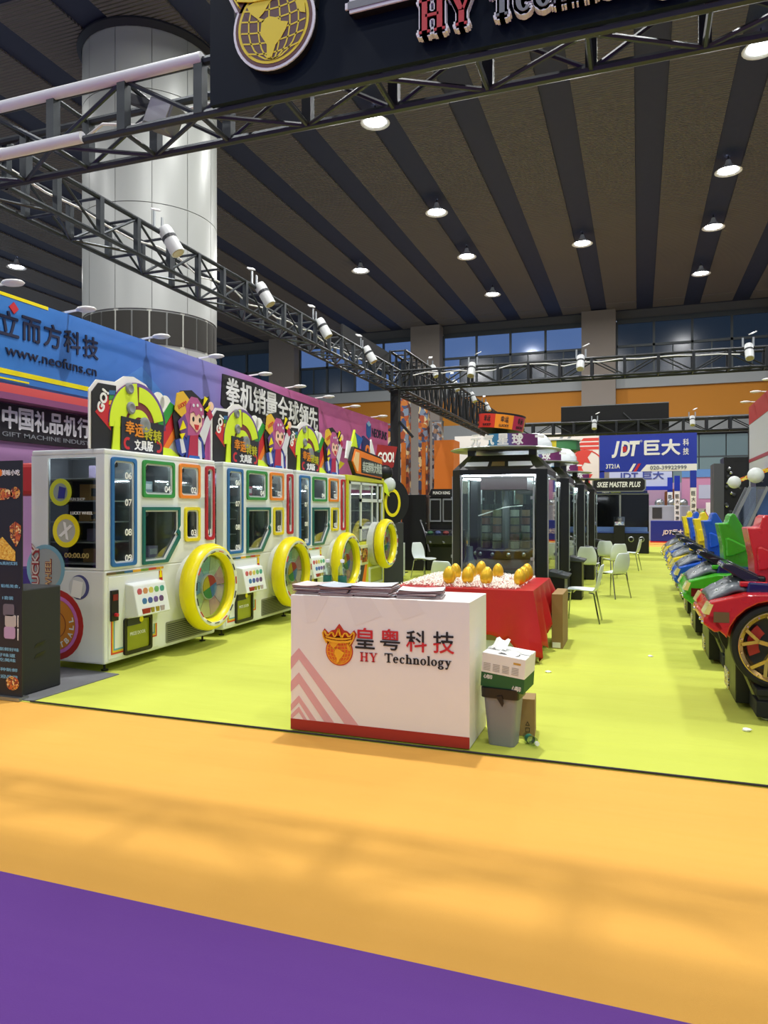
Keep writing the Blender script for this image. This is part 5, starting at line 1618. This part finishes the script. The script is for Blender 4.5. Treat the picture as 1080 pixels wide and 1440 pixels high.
MB().box(.0, .5, -.01, 0, 1.9, 2.05).build('orange_band', ORANGE, wm)
MB().box(.1, .4, -.01, 0, .8, 1.75).build('window', DGREY, wm)
pw = thing('poster_wall', 'pink and white poster wall behind the first claw cabinet', 'booth wall', (-5.3, 24.5, 0))
MB().box(0, 1.6, 0, .12, 0, 3.6).build('panel', M('poster_wall_pink', 'c89a94', .6), pw)
MB().box(.1, 1.5, -.01, 0, 2.2, 3.5).build('artwork', PRINT('pink_wall_art', ['d8b0a8', 'e8e0dc', 'b85a50', '8a8a90', 'e0d0c8'], 5), pw)
MB().box(.1, 1.5, -.01, 0, .3, 1.9).build('artwork', PRINT('grey_wall_art', ['9a8a90', '5a5a64', 'c0c0c4', '7a6a74'], 4), pw)

# ------------------------------------------------------------------ far end: white and red booth, blue booth, ball-toss machine
wb = thing('booth_fascia', 'white booth fascia with big red round emblem beside the blue booth', 'sign', (-9.4, 38.0, 0))
MB().box(0, 7.5, 0, .2, 2.4, 5.5).build('board', M('fascia_white', 'd2cfca', .5), wb)
MB().box(0, .2, 0, .2, 0, 2.4).box(7.3, 7.5, 0, .2, 0, 2.4).build('support', GREY, wb)
RF = M('emblem_red_print', 'c03a30', .5)
MB().ring(circ(6.8, 3.6, 1.0, 32, None), circ(6.8, 3.6, .94, 32), -.01, 0).build('emblem_ring', RF, wb)
MB().prism([(6.2, 4.2), (6.5, 4.55), (7.2, 4.55), (6.95, 4.2), (7.1, 3.9), (6.8, 3.95), (6.65, 3.7), (6.75, 3.5), (7.2, 3.35), (7.05, 3.1), (7.1, 2.6), (6.9, 2.6), (6.95, 3.0), (6.55, 3.4), (6.3, 3.8), (6.25, 4.0)], -.012, 0).build('emblem_shape', RF, wb)
for i in range(3):
    MB().prism([(6.3 + .15 * i, 4.6 + .22 * i), (6.45 + .15 * i, 4.75 + .22 * i), (7.5, 4.75 + .22 * i), (7.5, 4.6 + .22 * i)], -.008, 0).build('red_stripe', RF, wb)
for i in range(2):
    MB().prism([(5.1 + .4 * i, 4.6), (5.25 + .4 * i, 4.6), (5.9 + .4 * i, 5.5), (5.75 + .4 * i, 5.5)], -.008, 0).build('diagonal_print', GREY, wb)
text('世嘉游乐科技', 4.6, -.008, 4.5, 2.6, .38, RF, wb, .01, .02)
JB = M('booth_blue', '1c35b0', .4)
jd = thing('exhibitor_booth', 'bright blue booth portal with white lettering and a booth number', 'booth', (-1.67, 34.0, 0))
MB().box(0, 4.06, 0, .3, 3.5, 5.0).box(0, 4.06, .0, .3, 3.25, 3.5).build('header', JB, jd)
MB().prism([(1.75, 3.25), (2.0, 3.55), (4.06, 3.55), (4.06, 3.25)], -.02, 0).build('white_band', PWHITE, jd)
text('J', .7, -.02, 4.25, .34, .75, PWHITE, jd, .03, .05, .25)
text('D', 1.1, -.02, 4.28, .42, .68, PWHITE, jd, .03, .04, .2)
MB().box(1.0, 1.16, -.04, -.02, 4.14, 4.38).build('red_square', PRED, jd)
text('T', 1.5, -.02, 4.28, .46, .68, PWHITE, jd, .03, .05, .2)
text('®', 1.78, -.02, 4.6, .1, .1, PWHITE, jd, .02)
text('巨大', 2.65, -.02, 4.3, 1.5, .72, PWHITE, jd, .03, .04)
text('科', 3.62, -.02, 4.5, .24, .3, PWHITE, jd, .02, .02)
text('技', 3.62, -.02, 4.1, .24, .3, PWHITE, jd, .02, .02)
text('3T21A', .58, -.02, 3.5, .6, .2, PWHITE, jd, .02, .02)
text('020-39922999', 2.9, -.03, 3.4, 1.5, .17, M('phone_grey', '6a7080', .5), jd, .02, .01)
for a, c in ((1.25, PWHITE), (1.45, PRED)):
    MB().prism([(a, 3.25), (a + .12, 3.25), (a + .32, 3.6), (a + .2, 3.6)], -.02, 0).build('slash_mark', c, jd)
def jpost(x, y, z1):
    o = MB().box(x - .12, x + .12, y - .12, y + .12, 0, z1).build('post', PWHITE, jd)
    MB().box(x - .125, x + .125, y - .125, y + .125, z1 - .75, z1).build('post_cap', JB, o)
    for k, ch in enumerate('巨大游戏游艺科技'):
        text(ch, x, y - .13, z1 - 1.0 - .27 * k, .16, .18, PBLACK, o, .01, .02)
jpost(3.92, .1, 3.26)
jpost(3.45, 4.0, 3.2)
jpost(3.2, 6.0, 3.2)
MB().box(0, .2, .0, .3, 0, 3.3).build('post', JB, jd)
MB().box(.2, 3.3, 5.9, 6.0, 2.75, 3.7).build('inner_header', M('inner_pale', 'b8c4e6', .4), jd)
MB().box(.2, 3.3, 5.85, 5.9, 2.55, 2.75).build('inner_band', JB, jd)
text('JDT 巨大', 1.8, 5.88, 3.3, 2.2, .5, M('inner_letter', '3a4a9a', .5), jd, .02, .03)
MB().box(.2, 4.6, 8.0, 8.1, 0, 3.0).build('inner_wall', M('inner_mauve', 'b89ab8', .5), jd)
MB().prism([(3.0, 1.4), (3.0, 2.5), (3.6, 2.7), (3.6, 1.5)], 7.8, 7.9).build('brown_screen', M('screen_brown', '7a4a2a', .5), jd)
jc = thing('info_counter', 'blue information counter with white logo in the blue booth', 'counter', (.54, 36.0, 0))
MB().box(0, 1.9, 0, .7, .06, 1.02).build('body', M('counter_blue', '1a2f9a', .4), jc, bevel=.02)
MB().box(-.02, 1.92, -.02, .7, 0, .06).build('plinth', PRED, jc)
text('JDT巨大', .95, -.01, .48, .9, .3, PWHITE, jc, .02, .03, .2)
jm = thing('grey_machine', 'pale grey game machine with round chrome tops behind the blue counter', 'arcade machine', (.5, 38.5, 0))
MB().box(0, 1.9, 0, .8, 0, 1.75).build('cabinet', M('jm_grey', 'a8b0c0', .4), jm, bevel=.03)
MB().box(.15, .6, -.02, 0, 1.1, 1.65).build('screen', DGREY, jm)
for x in (.5, 1.1, 1.6):
    MB().sphere((x, .3, 1.85), .24).build('chrome_dome', STEEL, jm, smooth=180)
MB().sphere((1.3, .1, 1.8), .14).build('yellow_ball', YEL, jm, smooth=180)
sk = thing('ball_toss_machine', 'wide black twin lane ball machine with lettered header under the blue sign', 'arcade machine', (-1.6, 27.0, .004))
MB().box(0, 1.95, .0, 1.2, 0, .75).build('lower_cabinet', BLACK, sk, bevel=.02)
MB().box(.02, .97, .4, .5, .75, 2.1).box(1.0, 1.93, .4, .5, .75, 2.1).build('screen', M('screen_black', '07080c', .08), sk)
MB().box(.0, 1.95, .5, 1.2, .75, 2.15).build('tower', BLACK, sk)
MB().box(.94, 1.0, .36, .5, .8, 2.12).build('divider', GREY, sk)
MB().box(0, 1.95, .36, .5, 2.1, 2.15).build('top_edge', GREY, sk)
for a in (.02, 1.0):
    MB().prism([(0, .74), (.45, .95), (.45, .76), (0, .7)], a, a + .9, 'yz').build('lane', M('lane_blue', '5a78a8', .3), sk)
MB().box(0, 1.95, -.01, 0, .72, .78).build('front_edge', M('edge_blue', '3a52a0', .4), sk)
MB().box(.76, 1.14, -.1, .1, .2, 1.0).build('ticket_post', BLACK, sk)
MB().box(.76, 1.14, -.08, .0, .95, 1.3).build('info_case', GLASS('case_pane', 'c8d0d4', .2), sk)
MB().box(.8, 1.1, -.09, -.08, 1.0, 1.12).build('info_print', PRINT('info_art', ['e8f0f8', '8aa0d8', 'd0d8f0', 'c0a0c8'], 16), sk)
for x in (1.35, 1.7):
    MB().lathe([(.07, -.03), (.1, -.02), (.1, 0), (.06, 0)], 16, (x, 0, .5), 'y').build('ball_port', STEEL, sk)
MB().prism([(0, 2.3), (.1, 2.2), (1.75, 2.2), (1.85, 2.3), (1.85, 2.6), (1.75, 2.7), (.1, 2.7), (0, 2.6)], .3, .45).build('header', BLACK, sk)
MB().ring([(0, 2.3), (.1, 2.2), (1.75, 2.2), (1.85, 2.3), (1.85, 2.6), (1.75, 2.7), (.1, 2.7), (0, 2.6)], [(.04, 2.31), (.12, 2.23), (1.73, 2.23), (1.81, 2.31), (1.81, 2.59), (1.73, 2.67), (.12, 2.67), (.04, 2.59)], .28, .3).build('header_trim', GREY, sk)
text('SKEE MASTER PLUS', .92, .28, 2.46, 1.5, .2, PWHITE, sk, .02, .03, .2)
MB().box(.02, 1.9, .32, .44, 2.14, 2.24).build('header_foot', M('foot_blue', '1a2a6a', .4), sk)
text('NEW', .48, .31, 2.19, .25, .06, PWHITE, sk, .01, .02)
text('GAME', .82, .31, 2.19, .35, .06, M('skee_lime', 'b8c83a', .5), sk, .01, .02)

# right of the cars: white booth wall, dark cabinet, balloon ride
rw = thing('booth_wall', 'tall white booth wall with a red stripe and red crown band', 'booth wall', (3.25, 17.5, 0))
MB().box(0, .2, 0, 7.4, 0, 4.2).build('panel', M('booth_white', 'c4c6cc', .5), rw)
MB().box(-.01, .2, 0, 7.4, 4.2, 4.75).build('red_crown', M('crown_red', 'b02a2a', .5), rw)
MB().box(-.01, 0, 0, 7.4, 3.02, 3.12).build('red_stripe', M('wall_stripe', 'a03848', .5), rw)
for i in range(4):
    o = copy_tree(al)
    o.location = (3.3, 17.9 + 2.0 * i, 4.755)
    o.rotation_euler = (0, 0, PI)
    o['label'] = 'white arm lamp on the red crowned booth wall'
    o['group'] = 'arm lamps on the red crowned wall'
dk = thing('dark_cabinet', 'dark grey tall display cabinet beyond the green seat', 'cabinet', (2.3, 25.5, .004))
MB().box(0, .3, 0, 1.2, 0, 3.05).build('side_panel', M('cabinet_grey', '4a4c52', .5), dk)
MB().box(.3, 1.25, .1, 1.2, 0, 3.25).build('body', BLACK, dk)
random.seed(8)
for i in range(14):
    MB().sphere((.36 + .36 * random.random(), .04, 1.3 + 1.6 * random.random()), .065, n=8, m=6).build('chrome_knob', CHROME if i % 2 else DGREY, dk, smooth=180)
rk = thing('balloon_ride', 'slanted clear railed game with flame strip and two white globes', 'arcade machine', (2.1, 20.2, .004))
MB().box(.05, 1.1, .5, 1.8, 0, .95).build('cabinet', BLACK, rk, bevel=.02)
for y in (.3, 1.0):
    for dx in (0, .4):
        MB().bar((.05 + dx, y, .9), (.6 + dx, y, 2.15), .07).build('rail', STEEL, rk)
    mb = MB()
    mb.add([(.05, y, .9), (.45, y, .9), (1.0, y, 2.15), (.6, y, 2.15)], [(0, 1, 2, 3)])
    mb.build('rail_pane', GLASS('rail_glass', 'd0d8e0', .25), rk, solid=.006)
for p, r in (((.22, .2, 2.27), .16), ((.72, .25, 2.44), .2)):
    MB().sphere(p, r).build('globe', M('globe_white', 'dfe8e4', .35), rk, smooth=180)
    MB().cyl(p, (p[0] + .2, .6, p[2] - .15), .025).build('globe_stem', STEEL, rk)
MB().bar((.3, .45, 2.3), (1.1, .45, 2.62), .14, .1).build('flame_strip', PRINT('flame_print', ['e8c020', 'e07018', 'f0e060', 'c03018'], 10), rk)
MB().box(.8, 1.12, .8, 1.8, .95, 2.6).build('tower', M('tower_navy', '1a2440', .3), rk)
MB().box(.82, 1.1, .76, .8, 1.2, 2.1).build('screen', M('screen_blue', '4a6aa8', .2), rk)
for i in range(5):
    MB().sphere((.02 + .1 * i, .28, 1.05 - .06 * (i % 2)), .06, n=8, m=6).build('chrome_part', CHROME if i % 2 else BLACK, rk, smooth=180)
# mauve poster booth far away between the posts
fb = thing('booth_wall', 'pale mauve poster wall with blue header far behind the ride cars', 'booth wall', (2.1, 40.0, 0))
MB().box(0, 2.6, 0, .2, 0, 3.2).build('panel', M('far_mauve', 'c48ab0', .5), fb)
MB().box(0, 2.6, -.05, 0, 3.2, 3.6).build('header', M('far_blue', '5a8ac8', .5), fb)
MB().box(.8, 1.6, -.02, 0, 2.1, 2.8).build('monitor', M('far_monitor', 'b8c0d8', .4), fb)
MB().box(.0, 2.6, -.4, 0, .6, 1.6).build('shelf_unit', PRINT('far_shelf', ['4a4438', '8a8468', '2a2824', 'a8a8a0'], 3), fb)
MB().box(1.1, 1.3, -.45, -.4, 0, 1.9).build('pillar', PWHITE, fb)
